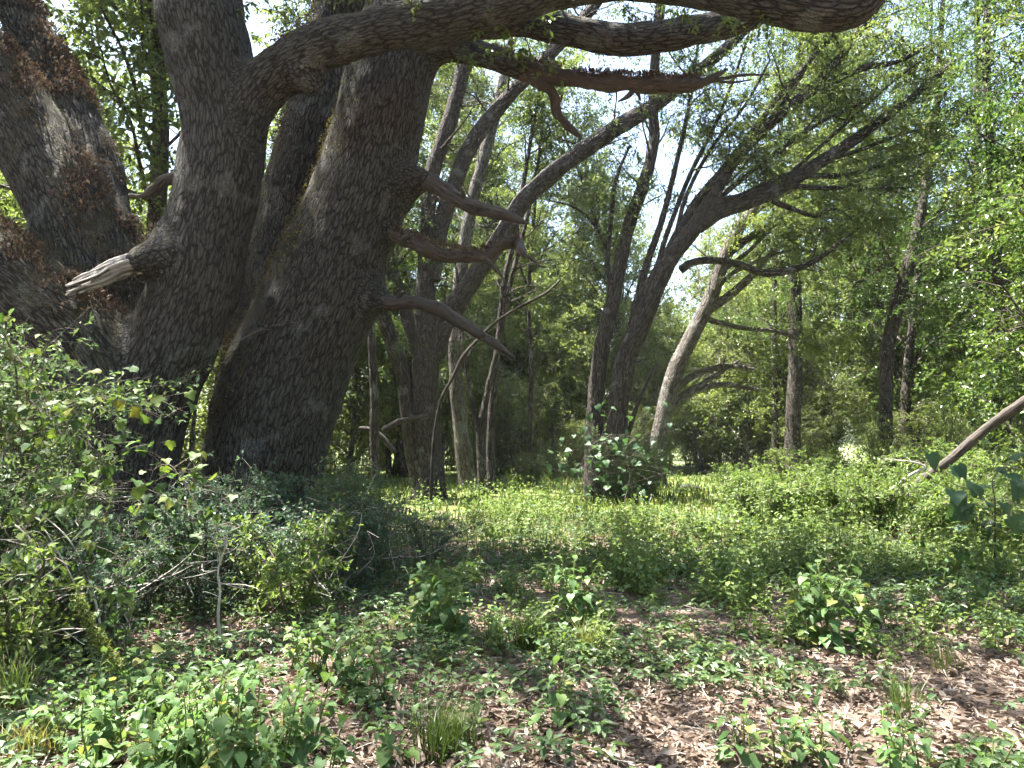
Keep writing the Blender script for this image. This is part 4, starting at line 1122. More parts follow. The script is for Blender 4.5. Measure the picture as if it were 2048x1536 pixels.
# left thicket (px, Y, kind, scale)
for px, Y, i, sc, lab in (
    (-60, 6.6, 3, 1.15, 'tall bushy shrub crowding the left edge below the lichened limb'),
    (60, 7.2, 3, 1.12, 'tall sunlit shrub with the highest top, left of the many-stemmed oak'),
    (-20, 5.6, 0, 1.0, 'shrub with tangled grey twigs at the left edge'),
    (120, 6.2, 0, 0.88, 'shrub with pale dead canes below the vine-hung bush'),
    (150, 7.6, 0, 1.0, 'bush of small leaves against the base of the many-stemmed oak'),
    (250, 6.6, 1, 0.85, 'dark shrub in front of the many-stemmed oak trunk'),
    (330, 7.4, 1, 0.82, 'shrub under the grapevine between the two big oaks'),
    (420, 7.0, 1, 0.9, 'shady shrub below the gap between the two big oaks'),
    (470, 8.0, 0, 0.84, 'bluish feathery shrub against the leaning oak trunk'),
    (560, 7.6, 1, 0.98, 'leafy shrub at the foot of the leaning oak'),
    (640, 8.4, 0, 0.82, 'light shrub rising at the right foot of the leaning oak'),
    (700, 7.6, 1, 0.75, 'dense dark shrub right of the leaning oak'),
    (770, 8.6, 0, 0.66, 'shrub with pale glossy sprays right of the leaning oak'),
    (860, 9.2, 1, 0.6, 'last low shrub of the thicket beside the open weeds'),
    (760, 10.5, 0, 0.75, 'shrub before the fallen pale branch'),
    (690, 11.0, 3, 0.6, 'yellow-green shrub behind the foot of the leaning oak'),
    (190, 5.7, 1, 0.85, 'low shrub with pale dead stems leaning before it'),
    (590, 6.7, 2, 1.0, 'small shrub above the sunlit patch of leaf litter'),
    (30, 5.0, 2, 1.0, 'low shrub at the left edge above the grass'),
):
    shrub_px(i, px, Y, sc, lab, 'thicket around the big oaks', leafm={0: 'shrub_leaf', 1: 'cool_leaf', 2: 'weed_leaf', 3: 'shrub_leaf'}[i] if 'bluish' not in lab else 'cool_leaf')
# right thicket
RB = []
NTH = ['first', 'second', 'third', 'fourth', 'fifth', 'sixth', 'seventh', 'eighth', 'ninth', 'tenth', 'eleventh', 'twelfth', 'thirteenth', 'fourteenth', 'fifteenth', 'sixteenth', 'seventeenth', 'eighteenth', 'nineteenth', 'twentieth', 'twenty-first', 'twenty-second']
for px, Y, i, sc in ((1500, 15, 4, 1.0), (1560, 13.5, 4, 1.0), (1620, 15.5, 4, 1.1), (1680, 13.2, 4, 1.0), (1740, 16, 5, 0.9), (1760, 12.2, 4, 1.0), (1830, 14.5, 5, 0.85), (1880, 11.6, 4, 1.05), (1930, 13.4, 5, 0.85), (1990, 11.2, 4, 1.1), (2050, 12.8, 5, 0.95), (2040, 9.8, 4, 1.0), (1940, 10.4, 4, 1.0), (1700, 18, 5, 0.9), (1860, 17, 5, 1.0), (1480, 18, 4, 1.1), (2110, 10.6, 5, 1.0), (1960, 16, 5, 1.0), (1640, 18.5, 5, 0.9), (1790, 18.5, 5, 0.9)):
    RB.append((px, Y, shrub_px(i, px, Y, sc, 'x', 'weedy bushes at the right edge', leafm='weed_leaf', dead=False)))
RB.sort()
for q, r_ in enumerate(RB):
    r_[2]['label'] = 'broad-leaved weedy bush of the right thicket, ' + NTH[q] + ' from the clearing side'
# far undergrowth around the clearing
UG = []
for _ in range(70):
    Y = rs.uniform(19, 38); px = rs.uniform(-100, 2150)
    if 1330 < px < 1540 and Y < 34: continue
    if 1000 < px < 1170 and Y < 25: continue
    if 690 < px <= 1000 and Y < 27: continue
    i = int(rs.choice([0, 1, 3]))
    UG.append((px, Y, shrub_px(i, px, Y, rs.uniform(0.8, 1.5), 'x', 'undergrowth between the far trunks', leafm='far_leaf', dead=False)))
rank_labels(UG, 'leafy bush of the far undergrowth')
UG2 = []
for q in range(34):
    Y = rs.uniform(33, 50); px = 640 + q * 33 + rs.uniform(-12, 12)
    if 1680 < px < 1760: continue
    UG2.append((px, Y, shrub_px(int(rs.choice([0, 3])), px, Y, rs.uniform(1.5, 2.3), 'x', 'tall bushes along the back of the wood', leafm='far_leaf', dead=False)))
rank_labels(UG2, 'tall sunlit bush')
for px, Y, sc, lab in ((2085, 16, 0.9, 'small leafy tree closing the right edge above the log'), (2030, 24, 1.15, 'bushy tree behind the tall dark trunk at the right edge')):
    t_ = place_tree(3, (px - 1024) / FPX * Y, Y, rs.uniform(0, 6.28), sc, lab, None, 'small_tree')
    for ch in t_.children:
        if ch.name.startswith('crown'):
            ch.material_slots[0].link = 'OBJECT'; ch.material_slots[0].material = M['right_leaf']
# vine-covered foot of the leaning pair
for px, Y, i, sc, wh in ((1215, 19.5, 3, 0.85, 'left'), (1265, 19.3, 0, 1.0, 'middle'), (1300, 20.0, 3, 0.8, 'right')):
    shrub_px(i, px, Y, sc, 'dark vine bush hiding the feet of the leaning pair, ' + wh + ' of three', 'climbing vine at the leaning pair', dead=False, name='vine_bush')

# ------------------------------------------------------------------ far woods across the field and the wood's dense back edge
rw = np.random.default_rng(91)
def leaf_mass(n, xr, yr, zr, leaf, edge, seed):
    rng = np.random.default_rng(seed)
    x = rng.uniform(*xr, n); y = rng.uniform(*yr, n); u = rng.random(n)
    top = zr * (0.62 + 0.55 * (fbm(np.stack([x * edge, y * edge, x * 0], 1), seed, 3) - 0.25))
    z = u ** 0.8 * top
    cl = fbm(np.stack([x * 0.6, y * 0.6, z * 0.6], 1), seed + 4, 2)
    k = cl > 0.36
    P = np.stack([x, y, z], 1)[k]; m = len(P)
    lv = Leaves()
    lv.add(P, unit(rng.normal(0, 1, (m, 3))), unit(rng.normal(0, 1, (m, 3)) + (0, 0, 0.8)), leaf * rng.uniform(0.6, 1.3, m), np.clip(cl[k] + rng.normal(0, 0.15, m), 0, 1))
    return lv
lv = leaf_mass(26000, (-70, 26), (62, 70), 17, 0.5, 0.12, 5)
tag(obj('back_woods', lv.mesh('back_woods', ratio=0.6), M['far_leaf']), 'dense back edge of the wood', None, None, 'stuff')
lv = leaf_mass(18000, (34, 120), (60, 72), 17, 0.5, 0.12, 15)
tag(obj('back_woods', lv.mesh('back_woods', ratio=0.6), M['far_leaf']), 'dense back edge of the wood beyond the right trunks', None, None, 'stuff')
lv = leaf_mass(16000, (-60, 240), (230, 245), 20, 1.6, 0.05, 6)
tag(obj('distant_woods', lv.mesh('distant_woods', ratio=0.7), M['right_leaf']), 'hazy wood on the far side of the field', None, None, 'stuff')

# ------------------------------------------------------------------ leaf litter, fallen twigs, ground cover, grass
rl = np.random.default_rng(123)
def spread_pts(n, y0, y1, power=1.0, margin=1.5):
    y = y0 + (y1 - y0) * rl.random(n) ** power
    x = (rl.random(n) * 2 - 1) * (0.74 * y + margin)
    return x, y
def mask(x, y, sc, seed):
    return fbm(np.stack([x * sc, y * sc, x * 0 + 1.5], 1), seed, 3)
n = 78000
x, y = spread_pts(n, 2.4, 15, 1.3)
keep = rl.random(n) < np.clip((0.72 - mask(x, y, 0.7, 61)) * 4, 0.12, 1)
x, y = x[keep], y[keep]; n = len(x)
P = np.stack([x, y, ground_z(x, y) + rl.uniform(0.006, 0.04, n)], 1)
lv = Leaves()
lv.add(P, unit(np.stack([rl.normal(0, 1, n), rl.normal(0, 1, n), rl.normal(0, 0.25, n)], 1)), unit(np.stack([rl.normal(0, 0.4, n), rl.normal(0, 0.4, n), np.ones(n)], 1)), np.where(rl.random(n) < 0.1, rl.uniform(0.08, 0.12, n), rl.uniform(0.025, 0.075, n)), np.clip(rl.normal(0.5, 0.3, n), 0, 1))
tag(obj('leaf_litter', lv.mesh('leaf_litter', ratio=0.38, detail=1, fold=0.5, droop=-0.12), M['dead_leaf']), 'brown fallen leaves covering the bare ground', None, None, 'stuff')
n = 2600
x, y = spread_pts(n, 2.4, 12, 1.2)
P0 = np.stack([x, y, ground_z(x, y) + 0.02], 1); a = rl.uniform(0, 6.28, n); ln = rl.uniform(0.08, 0.4, n)
P1 = P0 + np.stack([np.cos(a) * ln, np.sin(a) * ln, rl.normal(0.01, 0.02, n)], 1)
ge = Geo(); sticks(ge, P0, P1, rl.uniform(0.0015, 0.005, n), rl.uniform(0.001, 0.003, n))
tag(obj('fallen_twigs', ge.mesh('fallen_twigs'), M['dead_twig']), 'small dry twigs lying in the leaf litter', None, None, 'stuff')

# low creeping seedlings: five leaflets on a short stalk
n = 21000
x, y = spread_pts(n, 2.4, 16, 1.15)
keep = rl.random(n) < np.clip((mask(x, y, 0.8, 71) - 0.40) * 6, 0.05, 1)
x, y = x[keep], y[keep]; n = len(x)
H = rl.uniform(0.04, 0.17, n)
top = np.stack([x, y, ground_z(x, y) + H], 1)
lv = Leaves(); ge = Geo()
sticks(ge, top - np.stack([rl.normal(0, 0.02, n), rl.normal(0, 0.02, n), H], 1), top, np.full(n, 0.002), np.full(n, 0.0015))
for q in range(5):
    az = rl.uniform(0, 6.28, n) if q == 0 else az + 1.2566 + rl.normal(0, 0.2, n)
    D = np.stack([np.cos(az), np.sin(az), rl.normal(-0.05, 0.25, n)], 1)
    lv.add(top + rl.normal(0, 0.012, (n, 3)), D, unit(np.stack([rl.normal(0, 0.35, n), rl.normal(0, 0.35, n), np.ones(n)], 1)), rl.uniform(0.035, 0.085, n), np.clip(mask(x, y, 1.5, 72) + rl.normal(0, 0.15, n), 0, 1))
gc = tag(obj('ground_cover', lv.mesh('ground_cover', ratio=0.48, detail=1), M['cover_leaf']), 'low dark green creeping seedlings on the ground', None, None, 'stuff')
o = obj('stalks', ge.mesh('stalks'), M['stem'], gc); o['kind'] = 'stuff'

# grass of the clearing
def blades(n, x, y, h, wdt, tint, bend=0.5):
    az = rl.uniform(0, 6.28, n)
    out_ = np.stack([np.cos(az), np.sin(az), np.zeros(n)], 1)
    side = np.stack([-np.sin(az), np.cos(az), np.zeros(n)], 1)
    b_ = np.stack([x, y, ground_z(x, y) - 0.01], 1)
    bd = rl.uniform(0.15, 1, n)[:, None] * bend * h[:, None]
    V = np.stack([b_ - side * wdt, b_ + side * wdt, b_ + out_ * bd * 0.35 + np.array((0, 0, 0.62)) * h[:, None] + side * wdt * 0.7, b_ + out_ * bd * 0.35 + np.array((0, 0, 0.62)) * h[:, None] - side * wdt * 0.7, b_ + out_ * bd + np.array((0, 0, 0.92)) * h[:, None]], 1)
    k = np.arange(n)[:, None] * 5
    f4 = k + np.array([[0, 1, 2, 3]]); f3 = k + np.array([[3, 2, 4]])
    return V.reshape(-1, 3), f3, f4, np.concatenate([tint, tint])
n = 42000
x, y = spread_pts(n, 6.5, 36, 0.9, 2)
keep = rl.random(n) < np.clip((mask(x, y, 0.35, 81) - 0.36) * 5, 0.05, 1) * np.clip((y - 5) / 9, 0.1, 1)
x, y = x[keep], y[keep]; n = len(x)
V, f3, f4, tt = blades(n, x, y, rl.uniform(0.1, 0.34, n), 0.004 + 0.0006 * y[:, None], np.clip(rl.normal(0.55, 0.25, n), 0, 1))
tag(obj('grass', raw_mesh('grass', V, f3, f4, False, None, tt), M['grass']), 'thin sunlit grass of the clearing between the weeds', None, None, 'stuff')

# ------------------------------------------------------------------ near plants with single heart-shaped leaves
def heart_mesh(name, seed, lobes=False):
    rng = np.random.default_rng(seed)
    half = [(0.0, 0.0), (0.16, -0.10), (0.36, -0.06), (0.47, 0.14), (0.44, 0.36), (0.30, 0.62), (0.13, 0.86), (0.0, 1.03)]
    if lobes:
        half = [(0.0, 0.0), (0.18, -0.12), (0.42, -0.04), (0.52, 0.2), (0.62, 0.42), (0.36, 0.52), (0.2, 0.8), (0.0, 1.05)]
    mid = [(0.0, y_) for y_ in (0.0, 0.0, 0.06, 0.2, 0.38, 0.6, 0.84, 1.03)]
    V, F = [], []
    def z(x_, y_):
        return 0.22 * abs(x_) - 0.30 * y_ * y_ + 0.05 * math.sin(9 * y_ + seed) * abs(x_) * 2
    ms = [(0, 0.0), (0, 0.25), (0, 0.55), (0, 1.03)]
    for a_, b_ in ms:
        V.append((0, b_, z(0, b_)))
    mi = [0, 0, 0, 1, 1, 2, 3, 3]
    for sgn in (1, -1):
        i0 = len(V)
        hv = half[1:7]
        for a_, b_ in hv:
            a2, b2_ = a_ * sgn * rng.uniform(0.93, 1.07), b_ * rng.uniform(0.97, 1.03)
            V.append((a2, b2_, z(a2, b2_)))
        idx = [i0 + q for q in range(6)]
        tri = [(0, idx[0], idx[1]), (0, idx[1], idx[2]), (0, idx[2], 1), (1, idx[2], idx[3]), (1, idx[3], 2), (2, idx[3], idx[4]), (2, idx[4], idx[5]), (2, idx[5], 3)]
        F += tri if sgn > 0 else [t[::-1] for t in tri]
    return raw_mesh(name, np.array(V), np.array(F), np.zeros((0, 4), int), True)
HEART = [heart_mesh('heart_leaf', 3 + q) for q in range(3)]
LOBED = [heart_mesh('lobed_leaf', 13 + q, True) for q in range(3)]
HL = {}
def leaf_objs(parent, mats_, meshes, tr):
    for (p, d, nrm, s_) in tr:
        me = meshes[random.randrange(len(meshes))]
        o = bpy.data.objects.new('leaf', me)
        if not me.materials:
            me.materials.append(mats_)
        o.material_slots[0].link = 'OBJECT' if me.materials[0] is not mats_ else 'DATA'
        COL.objects.link(o)
        if o.material_slots[0].link == 'OBJECT':
            o.material_slots[0].material = mats_
        y_ = Vector(d).normalized(); z_ = Vector(nrm); x_ = y_.cross(z_).normalized(); z_ = x_.cross(y_)
        m = Matrix((x_, y_, z_)).transposed().to_4x4()
        m.translation = Vector(p)
        o.parent = parent
        o.matrix_local = m @ Matrix.Scale(s_, 4)

def weed_plan(seed, H, nst, spread, leaf, nodes):
    rng = np.random.default_rng(seed)
    ge, tr = Geo(), []
    for s_ in range(nst):
        az = rng.uniform(0, 6.28); p = np.array((rng.normal(0, spread * 0.2), rng.normal(0, spread * 0.2), -0.03))
        lean = np.array((math.cos(az), math.sin(az), 0)) * spread * rng.uniform(0.3, 1)
        h = H * rng.uniform(0.6, 1.0) if s_ else H
        pts = np.array([p, p + lean * 0.3 + (0, 0, h * 0.35), p + lean * 0.7 + (0, 0, h * 0.72), p + lean + (0, 0, h)]) + rng.normal(0, 0.012, (4, 3))
        P, R = tube(ge, pts, [0.006, 0.005, 0.004, 0.002], 5, 0.06, 0, s_, True)
        for q in range(nodes):
            u = 0.12 + 0.88 * (q + rng.random() * 0.5) / nodes
            i = min(len(P) - 1, int(u * (len(P) - 1)))
            for sd2 in ((0, 1) if u > 0.25 else (0,)):
                a2 = q * 1.57 + sd2 * math.pi + rng.normal(0, 0.35) + s_
                o_ = np.array((math.cos(a2), math.sin(a2), 0))
                pl_ = leaf * rng.uniform(0.5, 1.0) * (1.1 - 0.45 * u)
                e = P[i] + o_ * pl_ + np.array((0, 0, pl_ * 0.45))
                tube(ge, [P[i], (P[i] + e) / 2 + (0, 0, 0.008), e], [0.0018, 0.0016, 0.0014], 3, 0.05, 0, 1, False)
                d = o_ * 1.0 + np.array((0, 0, rng.uniform(-0.75, -0.05))) + rng.normal(0, 0.2, 3)
                nn = o_ * 0.55 + np.array((0, 0, 1.0)) + rng.normal(0, 0.2, 3)
                tr.append((e, d, nn, leaf * rng.uniform(0.7, 1.25) * (1.15 - 0.55 * u)))
        tr.append((P[-1], lean + (0, 0, 0.1) + rng.normal(0, 0.1, 3), (0, 0, 1), leaf * 0.5))
    return ge.mesh('weed_stem'), tr
WP = [weed_plan(401, 0.58, 6, 0.18, 0.075, 6), weed_plan(402, 0.45, 4, 0.15, 0.08, 5), weed_plan(403, 0.62, 3, 0.10, 0.08, 6), weed_plan(404, 0.30, 3, 0.12, 0.09, 3), weed_plan(405, 0.50, 2, 0.07, 0.09, 6)]
def place_weed(i, px, py, sc, label, group=None, leafm='weed_leaf_near'):
    g_ = on_ground(px, py)
    r = thing('broadleaf_weed', label, 'plant', (g_[0], g_[1], gz(g_[0], g_[1])), group)
    r.rotation_euler = (0, 0, random.uniform(0, 6.28)); r.scale = (sc,) * 3
    obj('stem', WP[i][0], M['stem'], r)
    leaf_objs(r, M[leafm], HEART, WP[i][1])
for i, px, py, sc, lab in (
    (0, 850, 1275, 1.3, 'bushy heart-leaved weed, left half of the dark clump at the thicket edge'),
    (0, 905, 1290, 1.3, 'bushy heart-leaved weed, right half of the dark clump at the thicket edge'),
    (0, 1150, 1270, 1.3, 'full heart-leaved weed behind the yellowish grass tuft'),
    (1, 1190, 1265, 1.1, 'leafy weed right behind the yellowish grass tuft'),
    (4, 1100, 1475, 0.92, 'single upright weed standing alone on the leaf litter'),
    (0, 1620, 1300, 1.3, 'large dark weed clump on the right, its left plant'),
    (0, 1665, 1310, 1.3, 'large dark weed clump on the right, its tallest plant'),
    (0, 1725, 1300, 1.15, 'large dark weed clump on the right, its right plant'),
    (0, 1290, 1200, 0.9, 'yellow-green sunlit weed in the bright middle patch'),
    (1, 1335, 1190, 1.0, 'sunlit weed at the right of the bright middle patch'),
    (1, 1245, 1185, 1.0, 'sunlit weed at the left of the bright middle patch'),
    (0, 1455, 1215, 1.1, 'light green weed between the bright patch and the big dark clump'),
    (1, 1500, 1205, 1.0, 'light green weed just left of the big dark clump'),
    (3, 1490, 1540, 1.0, 'low heart-leaved weed near the bottom edge, left of a group of three'),
    (1, 1580, 1545, 0.8, 'low heart-leaved weed near the bottom edge, tallest of a group of three'),
    (3, 1640, 1530, 1.0, 'low heart-leaved weed near the bottom edge, right of a group of three'),
    (1, 1790, 1565, 0.85, 'pale broad-leaved weed at the bottom edge beside the grass blades'),
    (3, 1840, 1550, 1.0, 'small broad-leaved weed right of the pale one at the bottom edge'),
    (3, 1985, 1575, 1.0, 'small weed in the bottom right corner'),
    (0, 700, 1410, 0.95, 'tall weed in the patch above the bottom grass, left side'),
    (2, 760, 1425, 1.0, 'tall weed with pale tip in the patch above the bottom grass'),
    (0, 640, 1370, 0.95, 'weed at the edge of the sunlit litter below the thicket'),
    (1, 590, 1345, 0.9, 'smaller weed at the left edge of the sunlit litter'),
    (2, 265, 1440, 0.9, 'tall stemmed weed below the yellow plume'),
    (1, 215, 1520, 0.9, 'weed low in the bottom left patch'),
    (0, 1960, 1235, 1.0, 'weed with pale leaves near the right edge'),
    (1, 1900, 1215, 1.0, 'weed left of the pale-leaved one near the right edge'),
    (3, 790, 1545, 0.9, 'small weed behind the bottom grass tuft'),
    (3, 1010, 1290, 0.9, 'small weed left of the green grass tuft'),
    (1, 1010, 1200, 0.9, 'shaded weed in the gap behind the grass tufts'),
    (1, 1090, 1180, 0.9, 'shaded weed behind the full heart-leaved weed'),
):
    place_weed(i, px, py, sc, lab, 'heart-leaved weeds on the litter')
rp = np.random.default_rng(17)
for q in range(44):
    px, py = rp.uniform(90, 690), rp.uniform(1450, 1660)
    place_weed(int(rp.choice([1, 3, 4])), px, py, rp.uniform(0.75, 1.0), 'heart-leaved weed in the dense patch filling the bottom left', 'dense weed patch at the bottom left')

# weeds of the clearing, farther off: one mesh each
def small_weed(seed, H, nst, leaf, k):
    rng = np.random.default_rng(seed)
    ge, lv = Geo(), Leaves()
    Q, D, L = [], [], []
    for s_ in range(nst):
        az = rng.uniform(0, 6.28); l_ = np.array((math.cos(az), math.sin(az), 0)) * 0.3 * rng.random()
        p = np.array((rng.normal(0, 0.12), rng.normal(0, 0.12), -0.03))
        h = H * rng.uniform(0.5, 1)
        sticks(ge, [p, p + l_ * 0.4 + (0, 0, h * 0.5)], [p + l_ * 0.4 + (0, 0, h * 0.5), p + l_ + (0, 0, h)], [0.005, 0.004], [0.004, 0.002])
        u = rng.uniform(0.15, 1, k)[:, None]
        pt = p + l_ * u ** 1.3 + np.array((0, 0, h)) * u
        a2 = rng.uniform(0, 6.28, k)
        d = np.stack([np.cos(a2), np.sin(a2), rng.uniform(-0.6, 0.2, k)], 1)
        lv.add(pt + d * 0.03, d, unit(np.array((0, 0, 1.0)) + rng.normal(0, 0.35, (k, 3)) + d * 0.4), leaf * rng.uniform(0.6, 1.3, k) * (1.2 - 0.6 * u[:, 0]), np.clip(rng.normal(0.5, 0.22, k) + 0.15 * u[:, 0], 0, 1))
    P, D, N, L, t = [np.concatenate([x_[i_] for x_ in lv.a]) for i_ in range(5)]
    V, f3, f4, tt = leaf_geo(P, D, N, L, 0.72, t, 1)
    gv = np.vstack(ge.v); gf4 = np.vstack(ge.f4) + len(V)
    me = raw_mesh('weed', np.vstack([V, gv]), f3, np.vstack([f4, gf4]), False, np.zeros((len(V) + len(gv), 3)), np.concatenate([tt, np.full(len(gf4), 0.4)]), np.concatenate([np.zeros(len(f4)), np.ones(len(gf4))]).astype(np.int32))
    me.materials.append(M['weed_leaf']); me.materials.append(M['stem'])
    return me
SW = [small_weed(501, 0.75, 11, 0.09, 16), small_weed(502, 0.55, 10, 0.085, 14), small_weed(503, 0.9, 9, 0.085, 18), small_weed(504, 0.4, 9, 0.08, 11)]
nw = 0
for q in range(1500):
    Y = rp.uniform(8.0, 24); px = rp.uniform(820, 2120)
    x_ = (px - 1024) / FPX * Y
    # denser to the right and in the middle belt, thin round the trodden gap
    dens = 0.75 if px > 1400 else (0.7 if 10.5 < Y < 16.5 else 0.14)
    if px < 930: dens *= 0.3
    if Y > 17 and px < 1400: dens = 0.18
    if 1380 < px < 1540 and Y > 17: dens = 0.15
    if mask(np.array([x_]), np.array([Y]), 0.45, 91)[0] < 0.42: dens *= 0.25
    if rp.random() > dens * 0.55: continue
    i = int(rp.choice([0, 1, 2, 3], p=[0.3, 0.3, 0.15, 0.25]))
    o = bpy.data.objects.new('weed', SW[i]); COL.objects.link(o)
    o.location = (x_, Y, gz(x_, Y)); o.rotation_euler = (0, 0, rp.uniform(0, 6.28)); s_ = rp.uniform(0.75, 1.2); o.scale = (s_,) * 3
    if px > 1480:
        tag(o, 'light green weed in the tangle at the right of the clearing', 'plant', 'weeds at the right of the clearing')
    elif Y < 17:
        tag(o, 'green weed in the belt across the middle of the clearing', 'plant', 'weeds across the middle of the clearing')
    else:
        tag(o, 'small weed at the far end of the clearing', 'plant', 'weeds at the far end of the clearing')
    nw += 1
    if nw >= 215: break

CW = [(1150, 1160), (1195, 1135), (1240, 1150), (1275, 1185), (1310, 1160), (1350, 1175), (1385, 1145), (1420, 1190), (1455, 1160), (1500, 1185), (1470, 1230), (1330, 1125), (1260, 1120), (1540, 1150), (1590, 1180), (1080, 1130)]
for q, (px, py) in enumerate(sorted(CW)):
    g_ = on_ground(px, py)
    o = bpy.data.objects.new('weed', SW[(0, 1, 2)[q % 3]]); COL.objects.link(o)
    o.location = (g_[0], g_[1], gz(g_[0], g_[1])); o.rotation_euler = (0, 0, rp.uniform(0, 6.28)); s_ = rp.uniform(0.72, 0.95); o.scale = (s_,) * 3
    tag(o, 'tall light green weed of the bright central patch, ' + NTH[q] + ' from the left', 'plant', 'tall weeds of the bright central patch')
NW = []
for q in range(700):
    Y = rp.uniform(5.2, 9.2); px = rp.uniform(860, 2080); x_ = (px - 1024) / FPX * Y
    if mask(np.array([x_]), np.array([Y]), 0.8, 95)[0] < 0.46 or any((x_ - a_) ** 2 + (Y - b_) ** 2 < 0.09 for a_, b_ in NW): continue
    NW.append((x_, Y))
    o = bpy.data.objects.new('weed', SW[int(rp.choice([1, 3, 3]))]); COL.objects.link(o)
    o.location = (x_, Y, gz(x_, Y)); o.rotation_euler = (0, 0, rp.uniform(0, 6.28)); s_ = rp.uniform(0.6, 1.0); o.scale = (s_,) * 3
    tag(o, 'small pale weed among the leaf litter of the near clearing', 'plant', 'small weeds of the near clearing')
    if len(NW) >= 80: break

# grass tufts
def tuft(px, py, h, n, lab, tint):
    g_ = on_ground(px, py)
    x_ = g_[0] + rp.normal(0, 0.055, n); y_ = g_[1] + rp.normal(0, 0.055, n)
    V, f3, f4, tt = blades(n, x_, y_, h * rp.uniform(0.5, 1.1, n), np.full((n, 1), 0.0028), np.clip(rp.normal(tint, 0.2, n), 0, 1), 0.75)
    base = np.array((g_[0], g_[1], gz(g_[0], g_[1])))
    o = obj('grass_tuft', raw_mesh('grass_tuft', V - base, f3, f4, False, None, tt), M['grass'], None, base)
    tag(o, lab, 'grass', 'grass tufts on the litter')
tuft(1055, 1310, 0.36, 260, 'dark green arching grass tuft in the middle foreground', 0.35)
tuft(990, 1300, 0.3, 130, 'thin grass tuft left of the dark green one', 0.4)
tuft(1180, 1318, 0.34, 190, 'yellowish sunlit grass tuft', 0.8)
tuft(880, 1535, 0.36, 180, 'blue-green grass tuft at the bottom edge', 0.25)
tuft(930, 1520, 0.3, 90, 'sparse grass blades right of the bottom tuft', 0.3)
tuft(30, 1420, 0.4, 120, 'tall grass tuft at the left edge', 0.6)
tuft(60, 1530, 0.25, 160, 'dry straw-coloured tuft in the bottom left corner', 0.95)
tuft(1800, 1440, 0.34, 70, 'few upright grass blades on the right litter', 0.4)
tuft(1890, 1350, 0.3, 60, 'small grass tuft near the right edge', 0.5)
tuft(1560, 1375, 0.2, 70, 'short grass tuft below the large weed clump', 0.5)

# ------------------------------------------------------------------ vines, big-leaved saplings, dead stems
def vine(label, Y, pl, nleaf, leaf, seed, m='vine_leaf', spread=0.16, meshes=LOBED, name='grape_vine', stem_r=0.006, stem_m='twig', cat='vine'):
    rng = np.random.default_rng(seed)
    pts = np.array([at(a_, b_, Y + c_)[0] for a_, b_, c_ in pl])
    base = np.array((pts[0][0], pts[0][1], gz(pts[0][0], pts[0][1])))
    pts = np.vstack([[base[0], base[1] + 0.05, base[2] - 0.03], pts])
    r = thing(name, label, cat, base)
    ge = Geo()
    P, R = tube(ge, pts, np.linspace(stem_r, stem_r * 0.4, len(pts)), 5, 0.08, 0, seed, True)
    tr = []
    n0 = int(len(P) * 0.3)
    for q in range(nleaf):
        i = rng.integers(n0, len(P))
        p = P[i] + rng.normal(0, spread, 3) * np.array((1, 0.6, 0.8))
        tube(ge, [P[i], (P[i] + p) / 2 + (0, 0, 0.02), p], [0.002, 0.0018, 0.0015], 3, 0.1, 0, 1, False)
        d = unit(rng.normal(0, 0.75, 3) + np.array((0, -0.35, -0.35)))
        tr.append((p - base, d, unit(rng.normal(0, 0.4, 3) + np.array((0, -0.3, 0.85))), leaf * rng.uniform(0.65, 1.25)))
    obj('stem', ge.mesh('vine_stem', base), M[stem_m], r)
    leaf_objs(r, M[m], meshes, tr)
    return r
vine('yellow-green grapevine draped over the bushes before the many-stemmed oak', 5.9, [(120, 1080, 0), (160, 950, 0), (130, 860, 0.1), (180, 800, 0.1), (260, 810, 0.1), (330, 835, 0.1)], 70, 0.085, 1)
vine('grapevine with sunlit leaves at the left of the many-stemmed oak', 5.7, [(200, 1080, 0), (230, 980, 0), (190, 900, 0), (120, 850, 0), (60, 800, 0)], 70, 0.08, 2)
vine('dark grapevine hanging between the two big oaks', 6.4, [(300, 1150, 0), (340, 1060, 0), (300, 960, 0.1), (340, 930, 0.1), (400, 1020, 0), (420, 1070, 0)], 80, 0.085, 3)
vine('grapevine spilling over the low shrub at the left edge', 5.2, [(20, 1150, 0), (50, 1060, 0), (100, 1000, 0), (170, 990, 0), (240, 1010, 0)], 60, 0.075, 21)
vine('grapevine with small leaves climbing the tallest left shrub', 6.2, [(20, 950, 0), (30, 850, 0), (60, 760, 0), (20, 700, 0), (-40, 680, 0)], 60, 0.08, 22)
vine('vine of heart-shaped leaves hanging down in the middle of the thicket', 5.1, [(250, 1290, 0), (260, 1220, 0), (240, 1160, 0), (250, 1120, 0)], 45, 0.07, 4, 'weed_leaf_near', 0.1, HEART, 'climbing_vine')
vine('vine with a few pale leaves reaching up before the lichened limb', 6.0, [(40, 900, 0), (80, 760, 0), (95, 680, 0), (110, 660, 0)], 40, 0.06, 5, spread=0.1)
vine('sapling with very large dark leaves at the right edge', 8.4, [(1990, 1060, 0), (1990, 1000, 0), (1985, 960, 0), (2010, 930, 0)], 40, 0.19, 6, 'blue_leaf', 0.28, HEART, 'large_leaved_sapling', 0.012, cat='sapling')
vine('large-leaved sapling spreading before the leaning pair', 15.5, [(1172, 990, 0), (1160, 940, 0), (1185, 890, 0), (1225, 868, 0.2)], 60, 0.14, 7, 'blue_leaf', 0.5, HEART, 'large_leaved_sapling', 0.012, cat='sapling')
vine('large-leaved sapling against the feet of the leaning pair', 16.5, [(1250, 1000, 0), (1260, 950, 0), (1250, 900, 0), (1280, 870, 0.2)], 60, 0.13, 8, 'blue_leaf', 0.5, HEART, 'large_leaved_sapling', 0.012, cat='sapling')

